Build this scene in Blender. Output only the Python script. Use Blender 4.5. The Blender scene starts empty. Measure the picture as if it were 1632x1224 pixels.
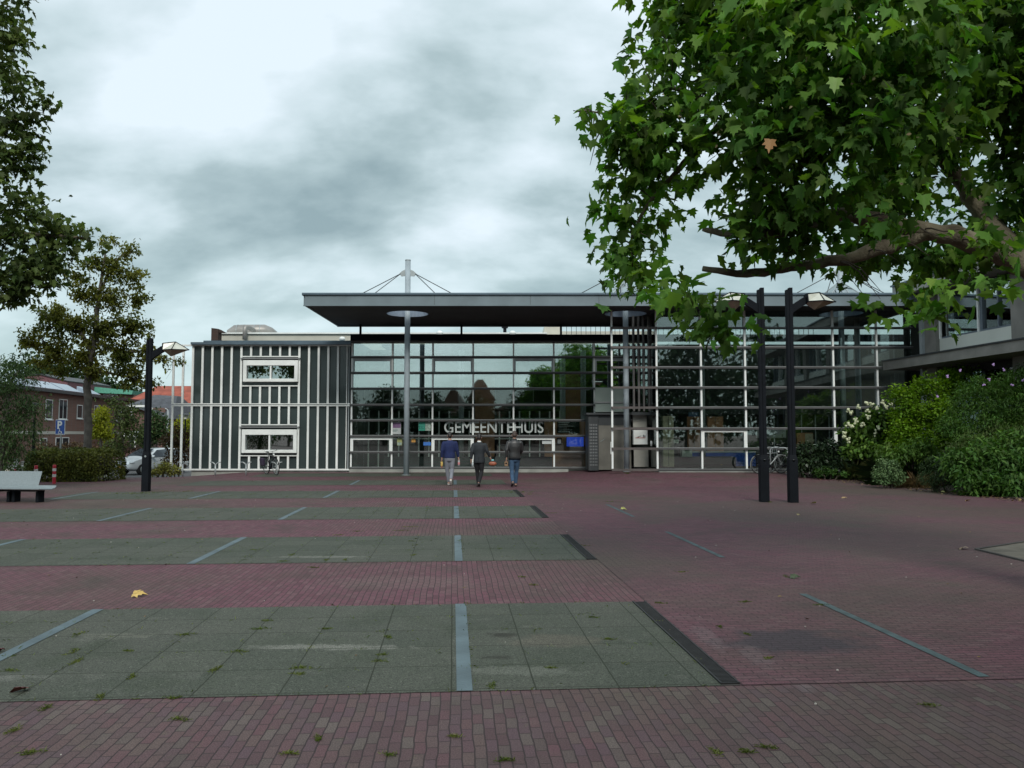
import bpy, bmesh, math, random
import numpy as np
from mathutils import Vector, Matrix, Euler
random.seed(7); RNG = np.random.default_rng(7)
R = math.radians
SC = bpy.context.scene
COL = SC.collection
# ------------------------------------------------------------------ camera, world, sun
CAM_H = 1.68; FPX = 1300.0; PITCH = math.atan(80 / FPX)
cd = bpy.data.cameras.new('camera'); cam = bpy.data.objects.new('camera', cd); COL.objects.link(cam)
cam.location = (0, 0, CAM_H); cam.rotation_euler = (R(90) + PITCH, 0, 0)
cd.sensor_width = 36; cd.lens = FPX / 1632 * 36; cd.clip_start = .1; cd.clip_end = 3000
SC.camera = cam
SC.view_settings.view_transform = 'Standard'; SC.view_settings.look = 'None'
SC.view_settings.exposure = 0.5; SC.view_settings.gamma = 1
SC.cycles.max_bounces = 7; SC.cycles.transparent_max_bounces = 10; SC.cycles.caustics_reflective = False; SC.cycles.caustics_refractive = False
SUN_EL, SUN_AZ = R(38), R(172)       # azimuth clockwise from +Y: behind the camera

def world():
    w = bpy.data.worlds.new('World'); SC.world = w; w.use_nodes = True
    nt = w.node_tree; N = nt.nodes; L = nt.links; N.clear()
    out = N.new('ShaderNodeOutputWorld'); bg = N.new('ShaderNodeBackground'); L.new(bg.outputs[0], out.inputs[0])
    sky = N.new('ShaderNodeTexSky'); sky.sky_type = 'NISHITA'; sky.sun_disc = False
    sky.sun_elevation = SUN_EL; sky.sun_rotation = SUN_AZ
    tc = N.new('ShaderNodeTexCoord'); sp = N.new('ShaderNodeSeparateXYZ'); L.new(tc.outputs['Generated'], sp.inputs[0])
    def math_(op, a, b=None, clamp=False):
        n = N.new('ShaderNodeMath'); n.operation = op; n.use_clamp = clamp
        for i, v in enumerate((a, b)):
            if v is None: continue
            if isinstance(v, (int, float)): n.inputs[i].default_value = v
            else: L.new(v, n.inputs[i])
        return n.outputs[0]
    zz = math_('ADD', math_('MAXIMUM', sp.outputs[2], 0.0), .42)
    cb = N.new('ShaderNodeCombineXYZ')
    L.new(math_('DIVIDE', sp.outputs[0], zz), cb.inputs[0]); L.new(math_('DIVIDE', sp.outputs[1], zz), cb.inputs[1])
    mp = N.new('ShaderNodeMapping'); mp.inputs['Location'].default_value = (3.1, 5.2, 0); mp.inputs['Scale'].default_value = (1.0, 1.35, 1)
    L.new(cb.outputs[0], mp.inputs[0])
    n1 = N.new('ShaderNodeTexNoise'); n1.inputs['Scale'].default_value = 1.9; n1.inputs['Detail'].default_value = 6; n1.inputs['Roughness'].default_value = .5; n1.inputs['Distortion'].default_value = .15
    L.new(mp.outputs[0], n1.inputs[0])
    n2 = N.new('ShaderNodeTexNoise'); n2.inputs['Scale'].default_value = 5.0; n2.inputs['Detail'].default_value = 7; n2.inputs['Roughness'].default_value = .5
    L.new(mp.outputs[0], n2.inputs[0])
    s = math_('ADD', math_('MULTIPLY', n1.outputs['Fac'], .66), math_('MULTIPLY', n2.outputs['Fac'], .34))
    # brighter towards the zenith and to the west (left)
    s = math_('ADD', s, math_('MULTIPLY', math_('SUBTRACT', sp.outputs[2], .28), .30))
    s = math_('SUBTRACT', s, math_('MULTIPLY', sp.outputs[0], .09))
    cr = N.new('ShaderNodeValToRGB'); L.new(s, cr.inputs[0]); e = cr.color_ramp.elements
    e[0].position = .39; e[0].color = (.205, .28, .30, 1); e[1].position = .63; e[1].color = (.56, .64, .69, 1)
    a = cr.color_ramp.elements.new(.47); a.color = (.30, .385, .405, 1)
    a = cr.color_ramp.elements.new(.535); a.color = (.42, .51, .54, 1)
    # hazy pale band right above the horizon
    hz = math_('MULTIPLY', math_('SUBTRACT', 1.0, math_('MULTIPLY', sp.outputs[2], 4.2), True), .6, True)
    mh = N.new('ShaderNodeMixRGB'); L.new(hz, mh.inputs[0]); L.new(cr.outputs[0], mh.inputs[1]); mh.inputs[2].default_value = (.50, .635, .64, 1)
    sk = N.new('ShaderNodeMixRGB'); sk.blend_type = 'MULTIPLY'; sk.inputs[0].default_value = 1
    L.new(sky.outputs[0], sk.inputs[1]); sk.inputs[2].default_value = (.09, .09, .09, 1)
    mx = N.new('ShaderNodeMixRGB'); mx.inputs[0].default_value = .94; L.new(sk.outputs[0], mx.inputs[1]); L.new(mh.outputs[0], mx.inputs[2])
    L.new(mx.outputs[0], bg.inputs[0]); bg.inputs[1].default_value = 1.07
world()
sd = bpy.data.lights.new('sun', 'SUN'); sd.energy = 1.5; sd.angle = R(18); sd.color = (1, .96, .9)
sun = bpy.data.objects.new('sun', sd); COL.objects.link(sun)
dv = Vector((math.sin(SUN_AZ) * math.cos(SUN_EL), math.cos(SUN_AZ) * math.cos(SUN_EL), math.sin(SUN_EL)))
sun.rotation_euler = dv.to_track_quat('Z', 'Y').to_euler(); sun.location = (0, -20, 30)

# ------------------------------------------------------------------ where a pixel of the photo lies at distance Y (for measuring)
def P(px, py, Y):
    dx = (px - 816) / FPX; dy = (612 - py) / FPX
    t = Y / (math.cos(PITCH) - dy * math.sin(PITCH))
    return Vector((t * dx, Y, CAM_H + t * (math.sin(PITCH) + dy * math.cos(PITCH))))
def X_(px, Y, py=692): return P(px, py, Y).x
def Z_(py, Y): return P(816, py, Y).z
def smooth(t):
    t = min(1, max(0, t)); return t * t * (3 - 2 * t)
def gz(x, y):
    return .19 * smooth((x - 1.5) / 4.5) * smooth((y - 27) / 6.5) - .55 * smooth((y - 29.5) / 15) * smooth((-11.5 - x) / 3.5)

# ------------------------------------------------------------------ materials
MATS = {}
def mat(name, col, rough=.6, metal=0, var=.12, scale=4, bump=0, spec=.5, island=0, bscale=None, col2=None, trans=0):
    if name in MATS: return MATS[name]
    m = bpy.data.materials.new(name); m.use_nodes = True; nt = m.node_tree; N = nt.nodes; L = nt.links
    b = N['Principled BSDF']; b.inputs['Roughness'].default_value = rough; b.inputs['Metallic'].default_value = metal
    b.inputs['Specular IOR Level'].default_value = spec
    c = (*col, 1)
    tc = N.new('ShaderNodeTexCoord')
    n = N.new('ShaderNodeTexNoise'); n.inputs['Scale'].default_value = scale; n.inputs['Detail'].default_value = 6; L.new(tc.outputs['Object'], n.inputs[0])
    cr = N.new('ShaderNodeValToRGB'); e = cr.color_ramp.elements; e[0].position = .3; e[1].position = .7
    k2 = col2 if col2 else tuple(min(1, v * (1 + var)) for v in col)
    e[0].color = (*(v * (1 - var) for v in col), 1); e[1].color = (*k2, 1)
    L.new(n.outputs['Fac'], cr.inputs[0]); o = cr.outputs[0]
    if island:
        g = N.new('ShaderNodeNewGeometry'); hs = N.new('ShaderNodeHueSaturation'); mr = N.new('ShaderNodeMapRange')
        mr.inputs['To Min'].default_value = 1 - island; mr.inputs['To Max'].default_value = 1 + island
        L.new(g.outputs['Random Per Island'], mr.inputs[0]); L.new(mr.outputs[0], hs.inputs['Value']); L.new(o, hs.inputs['Color'])
        mr2 = N.new('ShaderNodeMapRange'); mr2.inputs['To Min'].default_value = .5 - island * .035; mr2.inputs['To Max'].default_value = .5 + island * .03
        ml = N.new('ShaderNodeMath'); ml.operation = 'MULTIPLY'; ml.inputs[1].default_value = 7.31; fr = N.new('ShaderNodeMath'); fr.operation = 'FRACT'
        L.new(g.outputs['Random Per Island'], ml.inputs[0]); L.new(ml.outputs[0], fr.inputs[0]); L.new(fr.outputs[0], mr2.inputs[0]); L.new(mr2.outputs[0], hs.inputs['Hue'])
        o = hs.outputs[0]
    L.new(o, b.inputs['Base Color'])
    if bump:
        n3 = N.new('ShaderNodeTexNoise'); n3.inputs['Scale'].default_value = bscale or scale * 12; n3.inputs['Detail'].default_value = 5; L.new(tc.outputs['Object'], n3.inputs[0])
        bp = N.new('ShaderNodeBump'); bp.inputs['Strength'].default_value = bump; bp.inputs['Distance'].default_value = .02; L.new(n3.outputs['Fac'], bp.inputs['Height']); L.new(bp.outputs[0], b.inputs['Normal'])
    if trans:
        tr = N.new('ShaderNodeBsdfTranslucent'); mx = N.new('ShaderNodeMixShader'); mx.inputs[0].default_value = trans
        hs2 = N.new('ShaderNodeHueSaturation'); hs2.inputs['Saturation'].default_value = 1.15; hs2.inputs['Value'].default_value = 1.5; L.new(o, hs2.inputs['Color'])
        L.new(hs2.outputs[0], tr.inputs[0]); L.new(b.outputs[0], mx.inputs[1]); L.new(tr.outputs[0], mx.inputs[2])
        L.new(mx.outputs[0], N['Material Output'].inputs[0])
    MATS[name] = m; return m
def leafmat(name, col, col2=None, island=.45, trans=.25, scale=.9, rough=.6):
    return mat(name, col, rough, var=.3, scale=scale, island=island, col2=col2, trans=trans, spec=.22)
def glassmat(name, refl=.36, tint=(.62, .68, .66), wav=.004):
    m = bpy.data.materials.new(name); m.use_nodes = True; nt = m.node_tree; N = nt.nodes; L = nt.links; N.clear()
    out = N.new('ShaderNodeOutputMaterial'); mx = N.new('ShaderNodeMixShader'); tr = N.new('ShaderNodeBsdfTransparent'); gl = N.new('ShaderNodeBsdfGlossy')
    tr.inputs[0].default_value = (*tint, 1); gl.inputs['Roughness'].default_value = .015; gl.inputs[0].default_value = (.88, .96, .95, 1)
    fr = N.new('ShaderNodeFresnel'); fr.inputs[0].default_value = 1.5; ad = N.new('ShaderNodeMath'); ad.operation = 'ADD'; ad.use_clamp = True; ad.inputs[1].default_value = refl
    L.new(fr.outputs[0], ad.inputs[0]); L.new(ad.outputs[0], mx.inputs[0]); L.new(tr.outputs[0], mx.inputs[1]); L.new(gl.outputs[0], mx.inputs[2]); L.new(mx.outputs[0], out.inputs[0])
    tc = N.new('ShaderNodeTexCoord'); n = N.new('ShaderNodeTexNoise'); n.inputs['Scale'].default_value = .9; n.inputs['Detail'].default_value = 1; L.new(tc.outputs['Object'], n.inputs[0])
    bp = N.new('ShaderNodeBump'); bp.inputs['Strength'].default_value = .5; bp.inputs['Distance'].default_value = wav; L.new(n.outputs['Fac'], bp.inputs['Height']); L.new(bp.outputs[0], gl.inputs['Normal'])
    return m
THETA = math.atan(94 / FPX)
def UV(u, v): return (u * math.cos(THETA) - v * math.sin(THETA), u * math.sin(THETA) + v * math.cos(THETA))
def brickmat(name, bw, rh, mortar, ramp, mortcol, rot, stains=(), offset=.5, bump=.5, rough=.8, near=None, patches=(), fine=.12, vec='Object', wobble=.012, rotx=0):
    m = bpy.data.materials.new(name); m.use_nodes = True; nt = m.node_tree; N = nt.nodes; L = nt.links
    b = N['Principled BSDF']; b.inputs['Roughness'].default_value = rough; b.inputs['Specular IOR Level'].default_value = .3
    tc = N.new('ShaderNodeTexCoord'); mp = N.new('ShaderNodeMapping'); mp.inputs['Rotation'].default_value = (rotx, 0, rot); L.new(tc.outputs[vec], mp.inputs[0])
    wn = N.new('ShaderNodeTexNoise'); wn.inputs['Scale'].default_value = 1.7; wn.inputs['Detail'].default_value = 3; L.new(mp.outputs[0], wn.inputs[0])
    sb = N.new('ShaderNodeVectorMath'); sb.operation = 'SUBTRACT'; sb.inputs[1].default_value = (.5, .5, .5); L.new(wn.outputs['Color'], sb.inputs[0])
    sc = N.new('ShaderNodeVectorMath'); sc.operation = 'SCALE'; sc.inputs['Scale'].default_value = wobble * 3; L.new(sb.outputs[0], sc.inputs[0])
    ad0 = N.new('ShaderNodeVectorMath'); ad0.operation = 'ADD'; L.new(mp.outputs[0], ad0.inputs[0]); L.new(sc.outputs[0], ad0.inputs[1])
    w2 = N.new('ShaderNodeTexNoise'); w2.inputs['Scale'].default_value = 9; w2.inputs['Detail'].default_value = 2; L.new(mp.outputs[0], w2.inputs[0])
    s2 = N.new('ShaderNodeVectorMath'); s2.operation = 'MULTIPLY_ADD'; s2.inputs[1].default_value = (wobble * 1.1,) * 3; L.new(w2.outputs['Color'], s2.inputs[0]); L.new(ad0.outputs[0], s2.inputs[2]); ad = s2
    br = N.new('ShaderNodeTexBrick'); br.offset = offset; br.inputs['Scale'].default_value = 1; br.inputs['Brick Width'].default_value = bw; br.inputs['Row Height'].default_value = rh
    br.inputs['Mortar Size'].default_value = mortar; br.inputs['Mortar Smooth'].default_value = .3
    br.inputs['Color1'].default_value = (0, 0, 0, 1); br.inputs['Color2'].default_value = (1, 1, 1, 1); br.inputs['Mortar'].default_value = (.5, .5, .5, 1)
    L.new(ad.outputs[0], br.inputs[0])
    def ramp_(cols):
        cr = N.new('ShaderNodeValToRGB'); L.new(br.outputs['Color'], cr.inputs[0])
        el = cr.color_ramp.elements
        while len(el) < len(cols): el.new(.5)
        for i, c in enumerate(cols): el[i].position = i / (len(cols) - 1); el[i].color = (*c, 1)
        return cr.outputs[0]
    o = ramp_(ramp)
    if near:   # another batch of bricks laid in front of the first slab band
        o2 = ramp_(near); sp = N.new('ShaderNodeSeparateXYZ'); mp2 = N.new('ShaderNodeMapping'); mp2.inputs['Rotation'].default_value = (0, 0, -THETA)
        L.new(tc.outputs['Object'], mp2.inputs[0]); L.new(mp2.outputs[0], sp.inputs[0])
        mr = N.new('ShaderNodeMapRange'); mr.inputs['From Min'].default_value = 5.55; mr.inputs['From Max'].default_value = 5.35; L.new(sp.outputs[1], mr.inputs[0])
        mx = N.new('ShaderNodeMixRGB'); L.new(mr.outputs[0], mx.inputs[0]); L.new(o, mx.inputs[1]); L.new(o2, mx.inputs[2]); o = mx.outputs[0]
    for (scale, lo, hi, colr, amt) in stains:
        n = N.new('ShaderNodeTexNoise'); n.inputs['Scale'].default_value = scale; n.inputs['Detail'].default_value = 7; n.inputs['Roughness'].default_value = .6; L.new(tc.outputs['Object'], n.inputs[0])
        mr = N.new('ShaderNodeMapRange'); mr.inputs['From Min'].default_value = lo; mr.inputs['From Max'].default_value = hi; mr.inputs['To Max'].default_value = amt; L.new(n.outputs['Fac'], mr.inputs[0])
        mx = N.new('ShaderNodeMixRGB'); L.new(mr.outputs[0], mx.inputs[0]); L.new(o, mx.inputs[1]); mx.inputs[2].default_value = (*colr, 1); o = mx.outputs[0]
    for (px_, py_2, rx_, ry_, colr, amt) in patches:      # single stains: damp, moss, sand
        c1 = N.new('ShaderNodeVectorMath'); c1.operation = 'SUBTRACT'; c1.inputs[1].default_value = (px_, py_2, 0); L.new(tc.outputs['Object'], c1.inputs[0])
        c2 = N.new('ShaderNodeVectorMath'); c2.operation = 'MULTIPLY'; c2.inputs[1].default_value = (1/rx_, 1/ry_, 0); L.new(c1.outputs[0], c2.inputs[0])
        c3 = N.new('ShaderNodeVectorMath'); c3.operation = 'LENGTH'; L.new(c2.outputs[0], c3.inputs[0])
        n = N.new('ShaderNodeTexNoise'); n.inputs['Scale'].default_value = 2.2 / min(rx_, ry_) ** .7; n.inputs['Detail'].default_value = 6; L.new(tc.outputs['Object'], n.inputs[0])
        c4 = N.new('ShaderNodeMath'); c4.operation = 'MULTIPLY_ADD'; c4.inputs[1].default_value = -1.6; L.new(n.outputs['Fac'], c4.inputs[0]); L.new(c3.outputs['Value'], c4.inputs[2])
        mr = N.new('ShaderNodeMapRange'); mr.inputs['From Min'].default_value = .15; mr.inputs['From Max'].default_value = -.25; mr.inputs['To Max'].default_value = amt; L.new(c4.outputs[0], mr.inputs[0])
        mx = N.new('ShaderNodeMixRGB'); L.new(mr.outputs[0], mx.inputs[0]); L.new(o, mx.inputs[1]); mx.inputs[2].default_value = (*colr, 1); o = mx.outputs[0]
    fn = N.new('ShaderNodeTexNoise'); fn.inputs['Scale'].default_value = 120; fn.inputs['Detail'].default_value = 3; L.new(tc.outputs['Object'], fn.inputs[0])
    mr = N.new('ShaderNodeMapRange'); mr.inputs['From Min'].default_value = .3; mr.inputs['From Max'].default_value = .7; mr.inputs['To Min'].default_value = 1 - fine * 2; mr.inputs['To Max'].default_value = 1 + fine * 2; L.new(fn.outputs['Fac'], mr.inputs[0])
    mu = N.new('ShaderNodeVectorMath'); mu.operation = 'SCALE'; L.new(o, mu.inputs[0]); L.new(mr.outputs[0], mu.inputs['Scale'])
    mm = N.new('ShaderNodeMixRGB'); L.new(br.outputs['Fac'], mm.inputs[0]); L.new(mu.outputs[0], mm.inputs[1]); mm.inputs[2].default_value = (*mortcol, 1)
    L.new(mm.outputs[0], b.inputs['Base Color'])
    hh = N.new('ShaderNodeMath'); hh.operation = 'SUBTRACT'; hh.inputs[0].default_value = 1; L.new(br.outputs['Fac'], hh.inputs[1])
    h2 = N.new('ShaderNodeMath'); h2.operation = 'MULTIPLY_ADD'; L.new(fn.outputs['Fac'], h2.inputs[0]); h2.inputs[1].default_value = .35; L.new(hh.outputs[0], h2.inputs[2])
    h3 = N.new('ShaderNodeMath'); h3.operation = 'MULTIPLY_ADD'; L.new(br.outputs['Color'], h3.inputs[0]); h3.inputs[1].default_value = .25; L.new(h2.outputs[0], h3.inputs[2])
    bp = N.new('ShaderNodeBump'); bp.inputs['Strength'].default_value = bump; bp.inputs['Distance'].default_value = .008; L.new(h3.outputs[0], bp.inputs['Height']); L.new(bp.outputs[0], b.inputs['Normal'])
    return m

white = mat('white_paint', (.80, .83, .80), .45, var=.1, scale=2)
lightgrey = mat('light_grey_metal', (.36, .40, .41), .4, var=.1, scale=3)
colgrey = mat('column_grey_paint', (.34, .40, .43), .45, var=.12, scale=3)
steel = mat('galvanised_steel', (.33, .36, .36), .4, .5, var=.12, scale=6)
zincblue = mat('blue_grey_zinc', (.10, .145, .18), .4, .2, var=.2, scale=1.5)
fascia_m = mat('fascia_grey_paint', (.15, .195, .215), .5, var=.22, scale=.8, bump=.05)
soffit_m = mat('dark_soffit_boards', (.045, .048, .05), .8, var=.25, scale=.7, bump=.2, bscale=20)
blackm = mat('black_powder_coat', (.007, .009, .012), .7, var=.2, scale=5, spec=.12)
anthracite = mat('anthracite_metal', (.03, .035, .037), .5, var=.2, scale=3)
greybar = mat('weathered_grey_and_highlight', (.22, .23, .23), .5, .2, var=.22, scale=1.3)  # weathered grey metal; on transom tops it stands in for a highlight
darkbar = mat('dark_transom_face', (.055, .055, .055), .6, var=.2, scale=1.3)
brownbar = mat('weathered_brown_bar', (.085, .072, .068), .6, var=.25, scale=2)
panelm = mat('dark_green_glazed_panel', (.040, .055, .055), .13, var=.25, scale=.5, spec=.5)
concrete = mat('pale_concrete', (.30, .31, .28), .85, var=.22, scale=2, bump=.2)
dconc = mat('brown_concrete', (.21, .205, .185), .85, var=.2, scale=1.5, bump=.2)
cream = mat('cream_render', (.50, .49, .42), .8, var=.1, scale=1)
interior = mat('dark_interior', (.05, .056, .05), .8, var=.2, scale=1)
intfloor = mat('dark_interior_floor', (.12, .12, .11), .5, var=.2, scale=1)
oakm = mat('brown_wood_panel', (.34, .165, .08), .6, var=.25, scale=2)
G1 = glassmat('clear_lower_glass', .065, (.85, .9, .88)); G0 = glassmat('reflective_upper_glass', .40, (.8, .86, .84)); G2 = glassmat('clear_facade_glass', .105, (.82, .87, .85)); G3 = glassmat('office_window_glass', .42, (.5, .56, .55))
rubber = mat('black_rubber', (.012, .012, .012), .8, var=.2)

# ------------------------------------------------------------------ mesh helpers
class MB:
    def __init__(s, M=None): s.v = []; s.f = []; s.mi = []; s.M = M; s.cm = 0
    def add(s, vs, fs):
        o = len(s.v)
        for p in vs: s.v.append(s.M @ Vector(p) if s.M else Vector(p))
        for f in fs: s.f.append(tuple(i + o for i in f)); s.mi.append(s.cm)
        return s
    def box(s, a, b):
        x0, y0, z0 = (min(a[i], b[i]) for i in range(3)); x1, y1, z1 = (max(a[i], b[i]) for i in range(3))
        return s.add([(x0,y0,z0),(x1,y0,z0),(x1,y1,z0),(x0,y1,z0),(x0,y0,z1),(x1,y0,z1),(x1,y1,z1),(x0,y1,z1)],
              [(0,3,2,1),(4,5,6,7),(0,1,5,4),(1,2,6,5),(2,3,7,6),(3,0,4,7)])
    def bar(s, p, q, w, d=None, up=(0, 0, 1)):
        p = Vector(p); q = Vector(q); d = d or w; ax = (q - p).normalized(); up = Vector(up)
        if abs(ax.dot(up)) > .95: up = Vector((0, 1, 0))
        sx = ax.cross(up).normalized(); sy = sx.cross(ax).normalized(); vs = []
        for c in (p, q):
            for a, b in ((-1,-1),(1,-1),(1,1),(-1,1)): vs.append(c + sx * a * w / 2 + sy * b * d / 2)
        return s.add(vs, [(0,3,2,1),(4,5,6,7),(0,1,5,4),(1,2,6,5),(2,3,7,6),(3,0,4,7)])
    def tube(s, pts, rad, n=10, cap=True):
        pts = [Vector(p) for p in pts]; m = len(pts)
        if not hasattr(rad, '__len__'): rad = [rad] * m
        vs = []; fs = []; prev = None
        for i, p in enumerate(pts):
            t = (pts[min(i+1, m-1)] - pts[max(i-1, 0)]).normalized()
            if prev is None:
                up = Vector((0, 0, 1)) if abs(t.z) < .9 else Vector((1, 0, 0)); sx = t.cross(up).normalized()
            else: sx = (prev - t * prev.dot(t)).normalized()
            prev = sx; sy = t.cross(sx)
            r = rad[i]; r = (r, r) if not hasattr(r, '__len__') else r
            for k in range(n):
                a = 2 * math.pi * k / n; vs.append(p + sx * math.cos(a) * r[0] + sy * math.sin(a) * r[1])
        for i in range(m - 1):
            for k in range(n):
                k2 = (k + 1) % n; fs.append((i*n+k, i*n+k2, (i+1)*n+k2, (i+1)*n+k))
        if cap: fs.append(tuple(range(n))[::-1]); fs.append(tuple(range((m-1)*n, m*n)))
        return s.add(vs, fs)
    def loft(s, rings, cap=True):
        n = len(rings[0]); vs = [p for r in rings for p in r]; fs = []
        for i in range(len(rings) - 1):
            for k in range(n):
                k2 = (k + 1) % n; fs.append((i*n+k, i*n+k2, (i+1)*n+k2, (i+1)*n+k))
        if cap: fs.append(tuple(range(n))[::-1]); fs.append(tuple(range((len(rings)-1)*n, len(rings)*n)))
        return s.add(vs, fs)
    def prism(s, poly, axis, a, b):
        n = len(poly)
        def pt(p, t): return {'x': (t, p[0], p[1]), 'y': (p[0], t, p[1]), 'z': (p[0], p[1], t)}[axis]
        return s.add([pt(p, a) for p in poly] + [pt(p, b) for p in poly],
              [tuple(range(n))[::-1], tuple(range(n, 2*n))] + [(i, (i+1) % n, n + (i+1) % n, n + i) for i in range(n)])
    def ball(s, c, r, n=10, m=7):
        c = Vector(c); r = (r, r, r) if not hasattr(r, '__len__') else r; rings = []
        for j in range(1, m):
            a = math.pi * j / m - math.pi / 2
            rings.append([c + Vector((r[0]*math.cos(a)*math.cos(2*math.pi*k/n), r[1]*math.cos(a)*math.sin(2*math.pi*k/n), r[2]*math.sin(a))) for k in range(n)])
        return s.loft(rings)
    def build(s, name, m, parent=None, smooth=False, bevel=0):
        me = bpy.data.meshes.new(name); me.from_pydata([tuple(p) for p in s.v], [], s.f)
        bm = bmesh.new(); bm.from_mesh(me)
        if bevel: bmesh.ops.bevel(bm, geom=[e for e in bm.edges if e.calc_face_angle(0) > .6], offset=bevel, segments=1, affect='EDGES')
        bmesh.ops.recalc_face_normals(bm, faces=bm.faces); bm.to_mesh(me); bm.free()
        ms = m if isinstance(m, (list, tuple)) else [m]
        for k in ms: me.materials.append(k)
        if len(ms) > 1 and not bevel: me.polygons.foreach_set('material_index', s.mi)
        if smooth: me.polygons.foreach_set('use_smooth', [True] * len(me.polygons))
        return link(name, me, parent)
def link(name, me, parent=None):
    o = bpy.data.objects.new(name, me); COL.objects.link(o)
    if parent:
        o.parent = parent
        if parent.type == 'EMPTY': o.matrix_parent_inverse = Matrix.Translation(-Vector(parent.location))
    return o
def tag(o, label=None, cat=None, group=None, kind=None):
    if label: o['label'] = label
    if cat: o['category'] = cat
    if group: o['group'] = group
    if kind: o['kind'] = kind
    return o
def thing(name, label, cat, loc=(0, 0, 0), group=None):
    o = bpy.data.objects.new(name, None); COL.objects.link(o); o.location = loc; o.empty_display_size = .2
    return tag(o, label, cat, group)
def copy_tree(o, parent=None):
    c = o.copy(); COL.objects.link(c)
    if parent: c.parent = parent
    for ch in list(KIDS(o)): copy_tree(ch, c)
    return c
def KIDS(o): return [x for x in COL.objects if x.parent == o]
def place(o, loc, rz=0, label=None, sc=1):
    o.location = loc; o.rotation_euler = (0, 0, rz); o.scale = (sc, sc, sc)
    if label: o['label'] = label
    return o
def gridmesh(name, xs, ys, m, dz=0, fn=gz, kind='structure'):
    nx, ny = len(xs), len(ys); vs = [(x, y, fn(x, y) + dz) for y in ys for x in xs]
    fs = [(j*nx+i, j*nx+i+1, (j+1)*nx+i+1, (j+1)*nx+i) for j in range(ny-1) for i in range(nx-1)]
    me = bpy.data.meshes.new(name); me.from_pydata(vs, [], fs); me.materials.append(m); me.polygons.foreach_set('use_smooth', [True]*len(fs))
    return tag(link(name, me), kind=kind)
# leaves ------------------------------------------------------------
PLANE = np.array([(0,0,0),(.16,-.04,0),(.46,-.02,-.05),(.36,.16,-.03),(.56,.42,-.09),(.27,.40,-.03),(.30,.62,-.05),(.12,.66,-.03),(0,1.0,-.13),(-.12,.66,-.03),(-.30,.62,-.05),(-.27,.40,-.03),(-.56,.42,-.09),(-.36,.16,-.03),(-.46,-.02,-.05),(-.16,-.04,0)], float)
OVAL = np.array([(0,0,0),(.26,.25,-.05),(.28,.6,-.05),(0,1,-.1),(-.28,.6,-.05),(-.26,.25,-.05)], float)
LANCE = np.array([(0,0,0),(.13,.35,-.02),(0,1,-.15),(-.13,.35,-.02)], float)
BLADE = np.array([(-.03,0,0),(.03,0,0),(.02,.6,-.08),(0,1,-.3),(-.02,.6,-.08)], float)
def leaves(name, pts, yaw, tilt, roll, size, tpl, m, parent=None):
    n = len(pts); k = len(tpl); cy, sy = np.cos(yaw), np.sin(yaw); ct, st = np.cos(tilt), np.sin(tilt); cr, sr = np.cos(roll), np.sin(roll)
    T = tpl[None] * np.asarray(size)[:, None, None]
    x, y, z = T[..., 0], T[..., 1], T[..., 2]
    cf = RNG.uniform(.3, 1.0, n)[:, None]; z = z * RNG.uniform(.4, 3.2, n)[:, None] + np.abs(x) * (RNG.uniform(-.15, .55, n)[:, None]); x = x * (.75 + .3 * cf)
    x, z = x * cr[:, None] + z * sr[:, None], -x * sr[:, None] + z * cr[:, None]
    y, z = y * ct[:, None] - z * st[:, None], y * st[:, None] + z * ct[:, None]
    x, y = x * cy[:, None] - y * sy[:, None], x * sy[:, None] + y * cy[:, None]
    V = np.stack([x, y, z], -1) + np.asarray(pts)[:, None, :]
    me = bpy.data.meshes.new(name); me.vertices.add(n * k); me.vertices.foreach_set('co', V.reshape(-1).astype(np.float32))
    if k == 16:      # lobed leaf folded along its midrib
        h = np.array([0,1,2,3,4,5,6,7,8, 8,9,10,11,12,13,14,15,0]); li = (np.arange(n)[:, None] * 16 + h[None]).reshape(-1); nl = 18; npoly = 2 * n; kk = 9
    else: li = np.arange(n * k); npoly = n; kk = k
    me.loops.add(len(li)); me.loops.foreach_set('vertex_index', li.astype(np.int32))
    me.polygons.add(npoly); me.polygons.foreach_set('loop_start', np.arange(0, npoly * kk, kk, dtype=np.int32)); me.polygons.foreach_set('loop_total', np.full(npoly, kk, dtype=np.int32))
    me.materials.append(m); me.update(calc_edges=True); me.validate()
    return link(name, me, parent)
def sample(blobs, n, per=9, spread=.16, shell=.45, flat=1.0):
    """sprays of leaves spread through the volume of a set of ellipsoids (x,y,z,r)"""
    B = np.array([b[:4] for b in blobs], float); w = B[:, 3] ** 2.0; w /= w.sum(); ns = max(1, n // per)
    idx = RNG.choice(len(B), ns, p=w); d = RNG.normal(size=(ns, 3)); d /= np.linalg.norm(d, axis=1)[:, None]
    rr = RNG.random(ns) ** shell; c = B[idx, :3] + d * (rr * B[idx, 3])[:, None] * np.array([1, 1, flat])
    p = np.repeat(c, per, 0) + RNG.normal(size=(ns * per, 3)) * spread * np.array([1, 1, .7]); out = np.repeat(d, per, 0)
    return p, out
def crown(name, blobs, n, size, tpl, m, parent, per=9, spread=.16, shell=.45, droop=-.45, flat=1.0, jit=.55):
    p, d = sample(blobs, n, per, spread, shell, flat); k = len(p)
    yaw = np.arctan2(-d[:, 0], d[:, 1]) + RNG.normal(size=k) * 1.0
    return leaves(name, p, yaw, droop + RNG.normal(size=k) * jit, RNG.normal(size=k) * .5, size * RNG.uniform(.5, 1.3, k), tpl, m, parent)
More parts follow.
